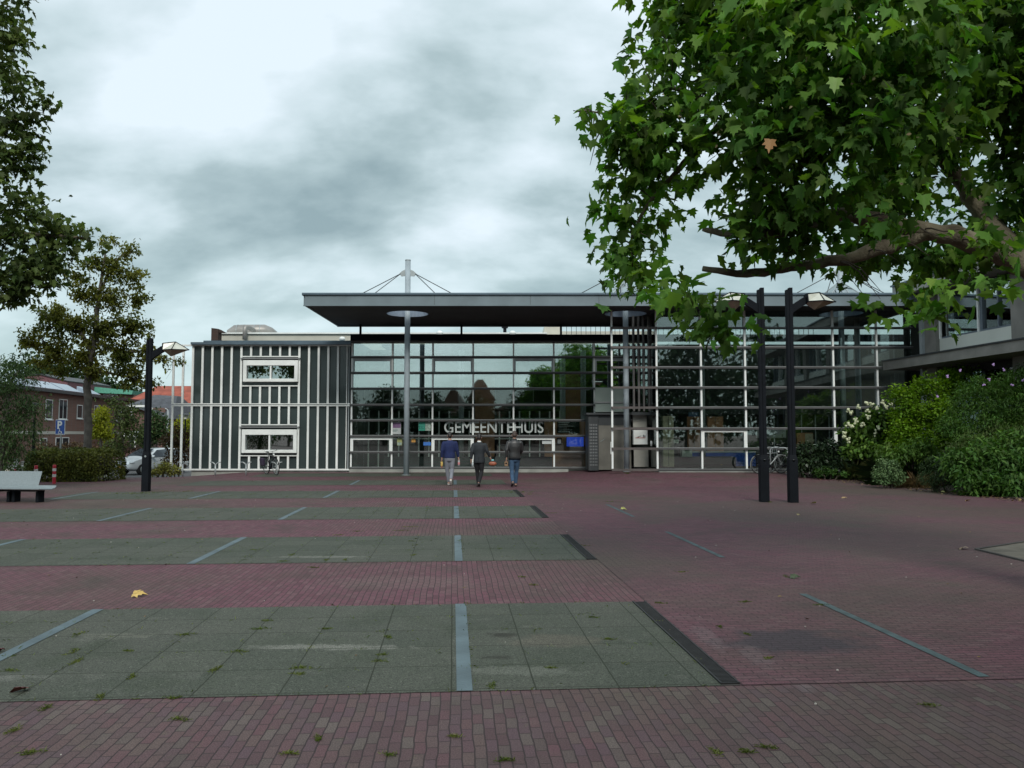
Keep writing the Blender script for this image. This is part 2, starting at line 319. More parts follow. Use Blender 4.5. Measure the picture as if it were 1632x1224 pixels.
def limbs(mb, paths, n=9):
    for path in paths:
        pts = [Vector(p[:3]) for p in path]; rad = [p[3] for p in path]; P2 = [pts[0]]; R2 = [rad[0]]; m = len(pts)
        for i in range(m - 1):
            a, b, c, d = pts[max(i-1, 0)], pts[i], pts[i+1], pts[min(i+2, m-1)]
            for s in (.2, .4, .6, .8, 1):
                j = Vector([random.uniform(-1, 1) for _ in range(3)]) * rad[i] * .22 * (s < 1)
                cr = .5 * (2*b + (c-a)*s + (2*a-5*b+4*c-d)*s*s + (3*b-a-3*c+d)*s**3)
                P2.append(cr + j); R2.append((rad[i] * (1 - s) + rad[i+1] * s) * random.uniform(.92, 1.1))
        mb.tube(P2, R2, n)
    return mb

# ================================================================== GROUND
brick_red = [(.098, .042, .052), (.132, .053, .068), (.142, .060, .076), (.115, .054, .064), (.15, .076, .086)]
brick_near = [(.080, .048, .050), (.102, .060, .064), (.092, .058, .066), (.105, .072, .066), (.108, .056, .062), (.088, .064, .060), (.116, .092, .082)]
pave = brickmat('clinker_paving', .17, .065, .004, brick_red, (.042, .030, .030), R(90) - THETA,
    stains=((.13, .47, .62, (.085, .072, .052), .8), (.9, .52, .72, (.055, .050, .038), .65), (.5, .56, .7, (.14, .115, .10), .4), (3.2, .58, .72, (.14, .10, .09), .3), (9, .60, .74, (.10, .10, .055), .4)), near=brick_near, bump=.9, wobble=.013, fine=.2,
    patches=((2.25, 6.6, .55, .45, (.045, .036, .042), .8), (1.95, 6.15, .22, .75, (.15, .12, .12), .6), (-3.6, 5.15, .7, .25, (.05, .045, .045), .8), (-3.75, 4.95, .35, .12, (.19, .18, .165), .7), (7.5, 12.5, 4.5, 4.0, (.085, .078, .055), .8), (5.2, 18, 3.5, 3.5, (.088, .082, .058), .7), (-8.6, 21.5, 2.0, .8, (.12, .11, .07), .5), (.4, 23.6, .9, .5, (.14, .11, .05), .6), (-1.2, 9.4, 1.2, .5, (.15, .11, .10), .4)))
slabm = brickmat('aggregate_slabs', .549, .5555, .006, [(.054, .062, .046), (.062, .070, .052), (.069, .076, .057)], (.026, .030, .018), R(90) - THETA,
    stains=((.35, .45, .7, (.09, .088, .072), .6), (1.3, .5, .7, (.044, .054, .034), .75), (3, .58, .72, (.12, .12, .10), .5), (30, .6, .72, (.19, .19, .16), .5)), offset=0, bump=.45, fine=.34, wobble=.004,
    patches=((-.08, 6.95, .16, .10, (.026, .026, .018), .9), (-.10, 6.25, .16, .06, (.03, .03, .022), .8), (-1.45, 6.55, .75, .10, (.20, .20, .17), .6), (.35, 6.75, .5, .25, (.115, .10, .075), .5), (-3.9, 5.75, .9, .12, (.15, .15, .13), .5), (-3.3, 6.9, .35, .12, (.14, .14, .11), .5), (-2.6, 11.3, .8, .12, (.20, .20, .17), .5), (.1, 5.9, .5, .14, (.14, .145, .12), .5)))
stripm = mat('blue_grey_stone', (.095, .135, .148), .7, var=.25, scale=3, bump=.25)
wornm = mat('worn_teal_stone', (.055, .085, .088), .8, var=.4, scale=5, bump=.4)
asph = mat('asphalt', (.10, .10, .10), .9, var=.25, scale=1, bump=.4)
soil = mat('bed_soil', (.035, .026, .018), .95, var=.3, scale=3, bump=.8)
def axis_(lo, hi, a, b, st):
    c = list(np.arange(a, b + .01, st)); l = [lo, lo * .5 + a * .5, a - 60, a - 20, a - 8]; h = [b + 8, b + 20, b + 60, b * .5 + hi * .5, hi]
    return sorted(set(float(round(t, 3)) for t in l + c + h))
XS = axis_(-900, 900, -60, 40, 1.0); YS = axis_(-700, 1200, -10, 60, 1.0)
gridmesh('plaza', XS, YS, pave)
gridmesh('road', [x for x in XS if -68 <= x <= -15], [y for y in YS if 40 <= y <= 60], asph, .006)
def strip(name, u0, u1, v0, v1, dz, m, step=1.4):
    nu = max(1, int((u1 - u0) / step)); nv = max(1, int((v1 - v0) / step)); vs = []
    for j in range(nv + 1):
        for i in range(nu + 1):
            x, y = UV(u0 + (u1 - u0) * i / nu, v0 + (v1 - v0) * j / nv); vs.append((x, y, gz(x, y) + dz))
    fs = [(j*(nu+1)+i, j*(nu+1)+i+1, (j+1)*(nu+1)+i+1, (j+1)*(nu+1)+i) for j in range(nv) for i in range(nu)]
    me = bpy.data.meshes.new(name); me.from_pydata(vs, [], fs); me.materials.append(m)
    return tag(link(name, me), kind='structure')
redm2 = [(.088, .040, .050), (.118, .050, .063), (.130, .056, .070), (.105, .050, .060), (.135, .070, .080)]
cross = brickmat('cross_laid_clinker', .17, .065, .004, redm2, (.036, .026, .028), -THETA,
    stains=((.13, .47, .62, (.080, .070, .050), .75), (.9, .52, .72, (.050, .044, .036), .6), (3.2, .58, .72, (.12, .09, .085), .3), (9, .60, .74, (.09, .09, .05), .35)), bump=.9, wobble=.013, fine=.2,
    patches=((2.25, 6.75, .75, .50, (.040, .034, .040), .85), (1.62, 6.9, .12, .55, (.15, .12, .12), .4), (1.85, 6.3, .13, .40, (.14, .115, .115), .35), (7.5, 12.5, 4.5, 4.0, (.085, .072, .055), .45), (5.2, 18, 3.5, 3.5, (.088, .078, .060), .5)))
strip('cross_laid_field', 1.94, 15.5, 5.45, 25.5, .004, cross)
BANDS = [(5.45 + 2.745 * k, 5.45 + 2.745 * (k + 1)) for k in (0, 2, 4, 6, 8, 10)]
grate_names = ['nearest black drain grate on the plaza, at the end of the front slab band', 'black drain grate at the end of the second slab band from the front',
  'black drain grate at the end of the third slab band', 'small drain grate at the end of the fourth slab band, near the walkers']
gratem = mat('cast_iron', (.02, .02, .02), .6, .3, var=.3, scale=8)
dirtm = mat('grate_dirt', (.055, .05, .045), .9, var=.3, scale=5)
for k, (v0, v1) in enumerate(BANDS):
    strip('slab_band', -14.5 if k < 3 else (-10.6 if k == 3 else -13 + k), 1.80 if k < 5 else 1.6, v0, v1, .004, slabm)
    for u in (.084, -3.38, -6.83, -10.3):
        if k >= 4 and u < -4 or k == 5: continue
        strip('inlaid_stone_strip', u - .052, u + .052, v0, v1, .008, stripm)
    if k < 3: strip('inlaid_stone_strip', 3.63, 3.71, v0 + .05, v1 + .25, .009, wornm)
    if k < 4:
        x, y = UV(1.87, v0); t = thing('drain_grate', grate_names[k], 'drain grate', (x, y, 0), 'drain grates along the plaza slabs')
        mb = MB()
        for a in (1.805, 1.925):
            p, q = UV(a, v0 + .02), UV(a, v1 - .02); mb.bar((*p, .008), (*q, .008), .012, .016)
        nb = int((v1 - v0) / .03)
        for i in range(nb):
            v = v0 + .03 + i * (v1 - v0 - .06) / nb; p, q = UV(1.812, v), UV(1.918, v); mb.bar((*p, .008), (*q, .008), .012, .012)
        mb.build('grate', gratem, t)
        p = [UV(1.80, v0), UV(1.93, v0), UV(1.93, v1), UV(1.80, v1)]
        MB().add([(a, b, .003) for a, b in p], [(0, 1, 2, 3)]).build('channel', dirtm, t)

# ================================================================== TOWN HALL
YW, YR, YC = 36.4, 32.7, 33.6          # glass wall, right block, columns
ZT = Z_(552, YW)
hall = thing('town_hall', 'long glass and steel town hall with a dark flat canopy on masts', 'building', (0, YW, 0))
def hp(mb, name, m, parent=hall, **k): return mb.build(name, m, parent, **k)
# --- left wing
wx = [X_(275 + 15.46 * i, YW) for i in range(19)]; xe = X_(558, YW)
z_mid0, z_mid1, z_bot = Z_(647.5, YW), Z_(643, YW), Z_(747, YW)
wing = hp(MB().box((wx[2], YW + .02, .12), (xe - .02, YW + 11, Z_(549, YW))), 'wing_wall', panelm)
hp(MB().box((wx[2] + .02, YW - .02, -.5), (xe - .03, YW + 10.9, .1)), 'plinth', concrete)
hp(MB().box((wx[2] - .05, YW - .28, Z_(550, YW)), (xe + .02, YW + 11, Z_(546.3, YW))).box((wx[2] + .3, YW + .3, Z_(546.3, YW) + .003), (xe, YW + 10, Z_(541.5, YW))), 'roof_edge', zincblue)
bw = .092
fy0, fy1 = YW - .10, YW - .04
def vbar(x, z0, z1, w=bw, name='frame_bar', m=white, y0=fy0, y1=fy1): return hp(MB().box((x - w/2, y0, z0), (x + w/2, y1, z1)), name, m)
zz = dict(top=Z_(552, YW), w1a=Z_(567.5, YW), w1b=Z_(616, YW), w2a=Z_(676, YW), w2b=Z_(727, YW))
for i, x in enumerate(wx):
    if 7 < i < 13:
        for a, b in ((zz['w1a'], zz['top']), (z_mid1, zz['w1b']), (zz['w2a'], z_mid0), (z_bot, zz['w2b'])): vbar(x, a + .003, b - .003)
    else:
        vbar(x, z_bot + .003, z_mid0 - .003); vbar(x, z_mid1 + .003, zz['top'] - .003)
for a, b in ((zz['top'], zz['top'] + .07), (z_bot - .07, z_bot)):
    hp(MB().box((wx[0] - .045, fy0 - .01, a), (xe - .01, fy1, b)), 'frame_rail', white)
hp(MB().box((wx[0] - .045, fy0 - .01, z_mid0), (xe - .01, fy1, z_mid0 + .045)).box((wx[0] - .045, fy0 - .01, z_mid1 - .045), (xe - .01, fy1, z_mid1)), 'frame_rail', white)
for a in (zz['w1a'] - .05, zz['w1b'] , zz['w2a'] - .05, zz['w2b']):
    hp(MB().box((wx[7] + .045, fy0 - .012, a), (wx[13] - .045, fy1, a + .045)), 'frame_rail', white)
# panel joints and the metal fixings of the blind housings
for a in (Z_(572.5, YW), Z_(681.5, YW)):
    hp(MB().box((wx[7], fy0 - .1, a), (wx[13] + .05, YW + .01, a + .05)), 'window_hood', greybar)
for wi, (t, b) in enumerate(((574, 608.5), (684.5, 722))):
    zt, zb = Z_(t, YW - .25), Z_(b, YW - .25); x0, x1 = X_(385, YW - .25), X_(473, YW - .25); y0 = YW - .25
    w = MB()
    for q in (((x0, y0, zb), (x0 + .16, YW, zt)), ((x1 - .16, y0, zb), (x1, YW, zt)), ((x0 + .16, y0, zb), (x1 - .16, YW, zb + .14)), ((x0 + .16, y0, zt - .24), (x1 - .16, YW, zt))): w.box(*q)
    fr = hp(w, 'window', white, bevel=.012)
    if wi == 0: fr['label'] = 'upper office window reflecting the sky'
    else: fr['label'] = 'lower office window with dark panes'
    xm = (x0 + x1) / 2; o = MB().box((xm - .035, y0 + .03, zb + .14), (xm + .035, YW - .05, zt - .24)).build('window_bar', white, fr)
    o = MB().box((x0 + .16, YW - .12, zb + .14), (xm - .035, YW - .10, zt - .24)).box((xm + .035, YW - .12, zb + .14), (x1 - .16, YW - .10, zt - .24)).build('pane', G3, fr)
    if wi == 0:
        o = MB().box((x0 + .17, YW - .09, zb + .15), (x1 - .17, YW - .05, zt - .25)).build('blind', cream, fr)
    else:
        o = MB().box((x0 + .17, YW - .06, zb + .15), (x1 - .17, YW - .03, zt - .25)).build('backing', blackm, fr)
hp(MB().box((xe - .14, fy0, z_bot - .07), (xe - .05, fy1, zz['top'] + .07)), 'corner_post', lightgrey)
# rooftop: set-back storey, brick stub, ducts
YP = 41.0
hp(MB().box((X_(344, YP), YP, ZT), (X_(900, YP), YP + 6, Z_(532.5, YP))), 'setback_storey', cream)
hp(MB().box((X_(343.5, YP), YP - .12, Z_(532.4, YP)), (X_(872, YP), YP + 6, Z_(530.2, YP))), 'parapet_trim', white)
hp(MB().box((X_(868, YP + 1), YP + 1, Z_(532, YP)), (X_(893, YP + 1), YP + 4, Z_(519, YP + 1))), 'roof_cabin', cream)
darkbrick = brickmat('dark_brick', .21, .065, .01, [(.045, .028, .022), (.075, .045, .033), (.055, .036, .03)], (.05, .045, .04), 0, rotx=R(90))
mb = MB(); a = YP - 1.2
mb.prism([(X_(333, a), ZT - .05), (X_(344, a), ZT - .05), (X_(344, a), Z_(524, a)), (X_(333, a), Z_(522.6, a))], 'y', a, a + .5)
mb.prism([(X_(344, a), Z_(524, a)), (X_(354, a), Z_(529.5, a)), (X_(344, a), Z_(529.5, a))], 'y', a + .1, a + .4)
hp(mb, 'brick_stub_wall', darkbrick)
ductm = mat('galvanised_duct', (.30, .29, .27), .45, .35, var=.2, scale=2)
duct = thing('roof_duct', 'fat grey ventilation duct with an elbow lying on the left roof', 'duct', (X_(388, YP + 1), YP + 1, Z_(530, YP + 1)))
a = YP + 1.2; r = .33; zc = Z_(528, a)
MB().tube([(X_(366, a), a, zc - .35), (X_(367, a), a, zc - .1), (X_(372, a), a, zc), (X_(385, a), a, zc + .02)] + [(X_(p, a), a, zc + .02) for p in (400, 418)] + [(X_(p, a), a + (p - 418) * .03, zc + (418 - p) * .008) for p in (426, 434)], [r * .8, r * .95, r, r, r, r * 1.02, r * .9, r * .45], 14).build('trunk_duct', ductm, duct, smooth=True)
a = YP - .3
MB().tube([(X_(387, a), a, Z_(541, a)), (X_(387, a), a, Z_(525, a)), (X_(387, a), a, Z_(521.5, a) + .0), (X_(390, a), a + .3, Z_(520.5, a)), (X_(392, a), a + .9, Z_(523, a))], [.115, .115, .125, .12, .11], 12).build('riser', ductm, duct, smooth=True)
for p in (376, 404, 413): MB().tube([(X_(p, YP + 1.2) - .02, YP + 1.2, zc + .01), (X_(p, YP + 1.2) + .02, YP + 1.2, zc + .01)], r + .012, 14).build('duct_collar', steel, duct)
for (px, py, w, lab) in ((543.5, 538.5, .15, 'small roof dome left of the canopy post'), (700, 529.5, .17, 'small white roof dome between two canopy posts'), (817, 529.5, .17, 'small white roof dome right of the vent pipe')):
    Yq = YP - .9; o = MB().ball((X_(px, Yq), Yq, Z_(py + 1.5, Yq)), (w, w, w * .75), 12, 8).build('roof_dome', white, None, smooth=True); tag(o, lab, 'roof dome', 'domes on the low roof')
Yq = YP + .6; o = thing('vent_pipe', 'short dark vent pipe with a cap on the low roof', 'vent pipe', (X_(804.5, Yq), Yq, Z_(532, Yq)))
MB().tube([(X_(804.5, Yq), Yq, Z_(533, Yq)), (X_(804.5, Yq), Yq, Z_(523, Yq))], .09, 10).build('pipe', blackm, o); MB().tube([(X_(804.5, Yq), Yq, Z_(523, Yq)), (X_(804.5, Yq), Yq, Z_(521, Yq))], .17, 10).build('cap', blackm, o)
# --- central glass wall
GX = [560 + 64.6 * i for i in range(7)]       # 560 ... 947
rows = [545.0, 569, 594, 619, 645, 669.6, 694.4, 720, 745]
zr = [Z_(y, YW) for y in rows]; xL = X_(559, YW); xR = X_(1048, YW)
Zroof0, Zroof1 = Z_(544, YW), Z_(534.5, YW)
hp(MB().box((xL, YW - .35, Zroof0), (27, YW - .05, Zroof1)).box((xL + .9, YW - .05, Zroof0 + .05), (27, YW + .6, Zroof1 - .1)).box((xL + .9, YW + 2.8, Zroof0 + .05), (27, YW + 12, Zroof1 - .1)), 'low_roof', blackm)  # open strip left between the roof slabs, added to daylight the hall
hp(MB().box((xL + .05, YW, zr[8]), (xR, YW + .012, zr[3])), 'glass_wall', G1)
hp(MB().box((xL + .05, YW, zr[3] + .003), (xR, YW + .012, Zroof0 - .01)), 'upper_glass_wall', G0)
for px in GX:
    x = X_(px, YW - .05); hp(MB().box((x - .035, YW - .1, zr[8]), (x + .035, YW - .01, Zroof0 - .003)), 'mullion', white)
for i, z in enumerate(zr):
    tm_ = MB().box((xL, YW - .2, z + .005), (xR, YW - .103, z + .033)); tm_.cm = 1; hp(tm_.box((xL, YW - .19, z - .06), (xR, YW - .103, z + .002)), 'transom', [greybar, darkbar])  # thin pale top strip paints the highlight along the dark bar
for (a, b, ry) in ((560, 624.6, 6), (689.2, 753.8, 6), (818.4, 883, 6), (560, 624.6, 1), (689.2, 753.8, 1), (818.4, 883, 1), (947.6, 1000, 1)):
    x0, x1 = X_(a, YW) + .03, X_(b, YW) - .03; z1 = zr[ry] - .05; z0 = zr[ry + 1] + .03
    w = MB()
    for q in (((x0, YW - .098, z1 - .13), (x1, YW - .012, z1)), ((x0, YW - .098, z0), (x0 + .07, YW - .012, z1 - .13)), ((x1 - .07, YW - .098, z0), (x1, YW - .012, z1 - .13))): w.box(*q)
    hp(w, 'casement_frame', white if ry == 6 else lightgrey)
kz = gz(-3, 36); mb = MB()
mb.box((xL, YW - .28, -.1), (X_(905, YW), YW - .02, zr[8] - .07))
kerb = hp(mb, 'kerb_stones', concrete, bevel=.01)
# canopy
zs0, zs1 = Z_(486, 31.3), Z_(470.5, 31.3); CX0, CX1 = -8.0, 16.2; CYF, CYB = 31.3, 37.3
def canopy():
    holes = [(X_(648, YC), YC, .86), (X_(998.5, YC), YC, .86), (X_(1345, YC), YC, .86)]
    # soffit with round openings: grid fan round each opening
    cells = []
    for hx, hy, hr in holes: cells.append((hx - 1.6, hx + 1.6, hx, hy, hr))
    xs = CX0
    vs = []; fs = []
    def quad(a, b, c, d):
        o = len(vs); vs.extend([a, b, c, d]); fs.append((o, o+1, o+2, o+3))
    for (a, b, hx, hy, hr) in cells:
        quad((xs, CYF, zs0), (a, CYF, zs0), (a, CYB, zs0), (xs, CYB, zs0)); xs = b
        n = 40; o = len(vs)
        for k in range(n):
            an = 2 * math.pi * k / n; c, s = math.cos(an), math.sin(an); vs.append((hx + hr * c, hy + hr * s, zs0))
        for k in range(n):
            an = 2 * math.pi * k / n; c, s = math.cos(an), math.sin(an)
            tx = 1.6 / abs(c) if abs(c) > 1e-6 else 1e9; ty = ((CYB - hy) if s > 0 else (hy - CYF)) / abs(s) if abs(s) > 1e-6 else 1e9; t_ = min(tx, ty)
            vs.append((hx + c * t_, hy + s * t_, zs0))
        for k in range(n):
            k2 = (k + 1) % n; fs.append((o+k, o+k2, o+n+k2, o+n+k))
        for cx, cy in ((a, CYF), (b, CYF), (a, CYB), (b, CYB)):   # corner triangles
            an = math.atan2(cy - hy, cx - hx) % (2 * math.pi); k = int(an / (2 * math.pi) * n); k2 = (k + 1) % n
            o2 = len(vs); vs.append((cx, cy, zs0)); fs.append((o+n+k, o2, o+n+k2))
    quad((xs, CYF, zs0), (CX1, CYF, zs0), (CX1, CYB, zs0), (xs, CYB, zs0))
    soff = MB().add(vs, fs); hp(soff, 'canopy_soffit', soffit_m)
    # round light wells
    top = zs1 + .03
    for hx, hy, hr in holes:
        n = 32; ring = MB(); r0 = [(hx + hr * math.cos(2*math.pi*k/n), hy + hr * math.sin(2*math.pi*k/n), zs0 - .01) for k in range(n)]; r1 = [(p[0], p[1], top + .02) for p in r0]
        ring.loft([r0, r1], cap=False); hp(ring, 'light_well', mat('light_well_blue_grey', (.25, .31, .38), .5, var=.15, scale=4))
    # roof deck ring around wells
    vs2 = [(x, y, top) for (x, y, z) in vs]; hp(MB().add(vs2, [f[::-1] for f in fs]), 'canopy_deck', zincblue)
    for (a, b) in (((CX0, CYF), (CX1, CYF)), ((CX0, CYB), (CX1, CYB)), ((CX0, CYF), (CX0, CYB))):
        m1 = MB(); y = a[1]
        if a[1] == b[1]:
            s = -1 if y == CYF else 1
            m1.box((a[0] - .0, y, zs0 - .02), (b[0], y + s * .06, zs1)); hp(m1, 'fascia', fascia_m)
            hp(MB().box((a[0] - .1, y - s * .02, zs1 + .003), (b[0], y + s * .14, zs1 + .075)), 'roof_trim', zincblue)
            hp(MB().box((a[0] - .05, y - s * .0, zs0 - .05), (b[0], y + s * .10, zs0 - .022)), 'fascia_lip', fascia_m)
        else:
            m1.box((CX0 - .06, CYF, zs0 - .02), (CX0, CYB, zs1)); hp(m1, 'fascia', fascia_m)
            hp(MB().box((CX0 - .14, CYF + .02, zs1 + .003), (CX0 + .02, CYB - .02, zs1 + .075)), 'roof_trim', zincblue)
    for x in (-3.0, .7, 3.35, 9.5): hp(MB().box((x, CYF - .066, zs0), (x + .012, CYF - .06, zs1)), 'fascia_joint', anthracite)
canopy()
hp(MB().box((X_(524, 37), 35.6, zs1 + .035), (14.5, 36.9, zs1 + .20)), 'roof_build_up', zincblue)
# columns and their masts, brackets and rods
MASTS = [(648, 415), (998.5, 423), (1345, 415)]
for k, (px, tp) in enumerate(MASTS):
    x = X_(px, YC); zb = gz(x, YC); zt = Z_(tp, YC)
    hp(MB().tube([(x, YC, zb - .05), (x, YC, zt)], .115, 20), 'column', colgrey, smooth=True)
    hp(MB().tube([(x, YC, zt - .02), (x, YC, zt + .02)], .12, 20), 'mast_cap', steel)
    hp(MB().tube([(x, YC, zb), (x, YC, zb + .03)], .17, 16), 'column_foot', steel)
    zb2 = Z_(434, YC)
    if k == 0:
        rods = [(546, 468, -1), (598, 468, -.5), (703, 468, .5), (747, 468, 1)]
    else:
        rods = [(px - 100, 468, -1), (px - 46, 468, -.5), (px + 46, 468, .5), (px + 100, 468, 1), (px - 18, 468, -.3), (px + 14, 468, .3)]
    for s in (-1, 1):
        hp(MB().prism([(x + s * .1, zb2 - .16), (x + s * .1, zb2 + .12), (x + s * .24, zb2 + .05), (x + s * .36, zb2 - .06), (x + s * .27, zb2 - .17)], 'y', YC - .025, YC + .025), 'mast_bracket', steel)
    for (rx, ry, s) in rods:
        ye = YC + (0 if abs(s) == 1 else -1.5); s2 = 1 if s > 0 else -1
        hp(MB().tube([(x + s2 * .3, YC, zb2 - .06), (X_(rx, YC), ye, zs1 + .08)], .017, 8), 'tension_rod', anthracite)
# glass pyramids over the second and third light well
pyr = glassmat('pyramid_glass', .35, (.8, .86, .9))
for px in (998.5, 1345):
    x = X_(px, YC); z0 = zs1 + .1; z1 = Z_(452, YC); r = 1.15; n = 8
    ring = [(x + r * math.cos(2*math.pi*k/n), YC + r * math.sin(2*math.pi*k/n), z0) for k in range(n)]
    t2 = [(x + .14 * math.cos(2*math.pi*k/n), YC + .14 * math.sin(2*math.pi*k/n), z1) for k in range(n)]
    o = hp(MB().loft([ring, t2], cap=False), 'glass_pyramid', pyr); mb = MB()
    for k in range(n): mb.bar(ring[k], t2[k], .03); mb.bar(ring[k], ring[(k+1) % n], .04)
    hp(mb, 'pyramid_ribs', lightgrey)
for px in (573, 735, 894.5):
    x = X_(px, 37); hp(MB().box((x - .045, 36.9, Zroof1 - .2), (x + .045, 37.0, zs0)), 'canopy_post', blackm)
# roof terrace railing
Yq = 39.2; x0, x1 = X_(896, Yq), X_(1300, Yq); mb = MB()
n = 52
for i in range(n + 1):
    x = x0 + (x1 - x0) * i / n; mb.box((x - .012, Yq, Z_(534, Yq) - .3), (x + .012, Yq + .02, Z_(518, Yq)))
mb.box((x0, Yq - .01, Z_(518, Yq)), (x1, Yq + .03, Z_(518, Yq) + .05)); hp(mb, 'roof_railing', anthracite)
hp(MB().box((X_(896, 42), 42, Zroof1), (X_(1046, 42), 42.4, Z_(528, 42))), 'terrace_upstand', cream)
# interior of the central hall
YI = 44.5
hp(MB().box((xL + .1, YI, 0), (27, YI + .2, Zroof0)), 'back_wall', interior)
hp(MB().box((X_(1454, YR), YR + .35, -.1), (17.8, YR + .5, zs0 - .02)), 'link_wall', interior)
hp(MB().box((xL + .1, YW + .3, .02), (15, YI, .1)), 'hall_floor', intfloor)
hp(MB().box((xL + .1, YW + 2.8, Zroof0 - .2), (27, YI, Zroof0 - .1)), 'hall_ceiling', interior)  # set back from the glass to continue the added daylight opening
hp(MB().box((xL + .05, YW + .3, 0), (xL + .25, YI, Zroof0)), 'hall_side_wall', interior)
mezz = MB().box((xL + .3, 39.3, Z_(652, 39.3)), (X_(930, 39.3), 43.5, Z_(640, 39.3))); hp(mezz, 'mezzanine', anthracite)
mb = MB()
for px in range(572, 940, 16): x = X_(px, 39.4); mb.box((x - .03, 39.28, .1), (x + .03, 39.34, Z_(655, 39.4)))
for py in (668, 700): z = Z_(py, 39.4); mb.box((xL + .3, 39.26, z), (X_(935, 39.4), 39.36, z + .05))
hp(mb, 'inner_glazing_bars', mat('pale_green_bars', (.78, .84, .78), .5))
mb = MB()
for px in range(580, 940, 30): x = X_(px, 39.2); mb.box((x - .015, 39.18, Z_(640, 39.2)), (x + .015, 39.22, Z_(622, 39.2)))
z = Z_(622, 39.2); mb.box((xL + .3, 39.15, z), (X_(940, 39.2), 39.24, z + .05)); hp(mb, 'mezzanine_railing', lightgrey)
for px in (576, 735, 897, 930): x = X_(px, 38.3); hp(MB().tube([(x, 38.3, .1), (x, 38.3, Zroof0 - .2)], .13, 12), 'inner_column', lightgrey, smooth=True)
hp(MB().box((X_(757, 39), 39, .1), (X_(788, 39), 39.2, Z_(600, 39))).box((X_(900, 39), 39, .1), (X_(926, 39), 39.2, Z_(595, 39))), 'wooden_wall_panel', oakm)
hp(MB().box((X_(868, 38), 38, .1), (X_(935, 38), 38.5, Z_(672, 38))), 'reception_wall', oakm)
hp(MB().box((X_(612, 37.4), 37.4, .1), (X_(880, 37.4), 37.5, Z_(728, 37.4))), 'low_inner_parapet', anthracite)
# lettering
def text_mesh(s, size, loc, m, name, parent=None, ext=.01, bold=.0, rot=(R(90), 0, 0), width=None):
    c = bpy.data.curves.new(name, 'FONT'); c.body = s; c.size = size; c.extrude = ext; c.offset = bold; c.align_x = 'LEFT'
    tmp = bpy.data.objects.new(name, c); COL.objects.link(tmp); bpy.context.view_layer.update()
    me = bpy.data.meshes.new_from_object(tmp.evaluated_get(bpy.context.evaluated_depsgraph_get())); bpy.data.objects.remove(tmp)
    V = [v.co for v in me.vertices]; w = max(v.x for v in V) - min(v.x for v in V); mnx = min(v.x for v in V)
    kx = width / w if width else 1
    Mx = Matrix.Translation(loc) @ Euler(rot).to_matrix().to_4x4() @ Matrix.Scale(kx, 4, (1, 0, 0)) @ Matrix.Translation((-mnx, 0, 0))
    me.transform(Mx); me.materials.append(m); me.name = name
    return link(name, me, parent)
letter_m = mat('white_letter_film', (.48, .52, .50), .5, var=.05)
zl = Z_(689.5, YW - .24); zh = Z_(671.5, YW - .24) - zl
o = text_mesh('GEMEENTEHUIS', zh / .70, (X_(708, YW - .02), YW - .012, zl), letter_m, 'lettering', hall, ext=.004, bold=.006, width=X_(866, YW) - X_(708, YW)); o['label'] = 'large white capitals reading GEMEENTEHUIS on the glass'
# posters on the glass
def poster(px0, py0, px1, py1, m, lab, cat='poster', name='poster', Yp=YW - .015, extra=None):
    t = thing(name, lab, cat, (X_((px0+px1)/2, Yp), Yp, Z_(py1, Yp)), 'notices on the glass front')
    MB().box((X_(px0, Yp), Yp - .004, Z_(py1, Yp)), (X_(px1, Yp), Yp, Z_(py0, Yp))).build('sheet', m, t)
    for (a, b, c, d, mm) in (extra or []):
        MB().box((X_(a, Yp), Yp - .008, Z_(d, Yp)), (X_(c, Yp), Yp - .0045, Z_(b, Yp))).build('printed_field', mm, t)
    return t
pw = mat('paper_white', (.50, .53, .52), .7, var=.04); pp = mat('print_purple', (.20, .11, .22), .6, var=.5, scale=9); pg = mat('print_green', (.03, .27, .19), .6, var=.2, scale=8)
py_ = mat('print_yellow_green', (.36, .38, .16), .6, var=.3, scale=12); po = mat('print_orange', (.55, .28, .06), .6, var=.3, scale=14); pb = mat('print_blue', (.04, .16, .50), .6, var=.2)
ps = mat('print_sage', (.30, .38, .32), .6, var=.5, scale=15); pt = mat('print_teal', (.02, .13, .12), .6)
poster(624, 673, 639, 692, pw, 'poster with purple picture above white text area on the glass', extra=[(625, 673.6, 638.5, 682, pp), (626, 685, 634, 685.8, pt), (626, 687, 632, 687.6, pt)])
t = poster(667, 673, 677.5, 686.5, pg, 'square green poster with dark rings on the glass')
for px in (669.7, 674.5):
    a = X_(px, YW); MB().tube([(a + .055 * math.cos(k * math.pi / 8), YW - .022, Z_(681, YW) + .06 * math.sin(k * math.pi / 8)) for k in range(17)], .009, 6).build('printed_ring', pt, t)
poster(677.8, 673, 686.5, 686.5, ps, 'pale sage leaflet right beside the green poster')
poster(633, 698.5, 641, 710, py_, 'small yellow green notice left of the big column', extra=[(633.6, 705, 640.5, 709.5, ps)])
poster(656, 699, 662.3, 705, po, 'little orange sticker right of the big column')
poster(675, 704.5, 686.5, 710, pb, 'blue sticker low on the glass beneath the green poster')
poster(864, 700.5, 879, 707.5, pw, 'white notice sheet low on the glass right of the lettering')
poster(887.5, 697.5, 895, 708.5, blackm, 'small framed notice beside the blue screen', extra=[(888.5, 698.8, 894, 707, mat('notice_grey', (.12, .13, .13), .5))])
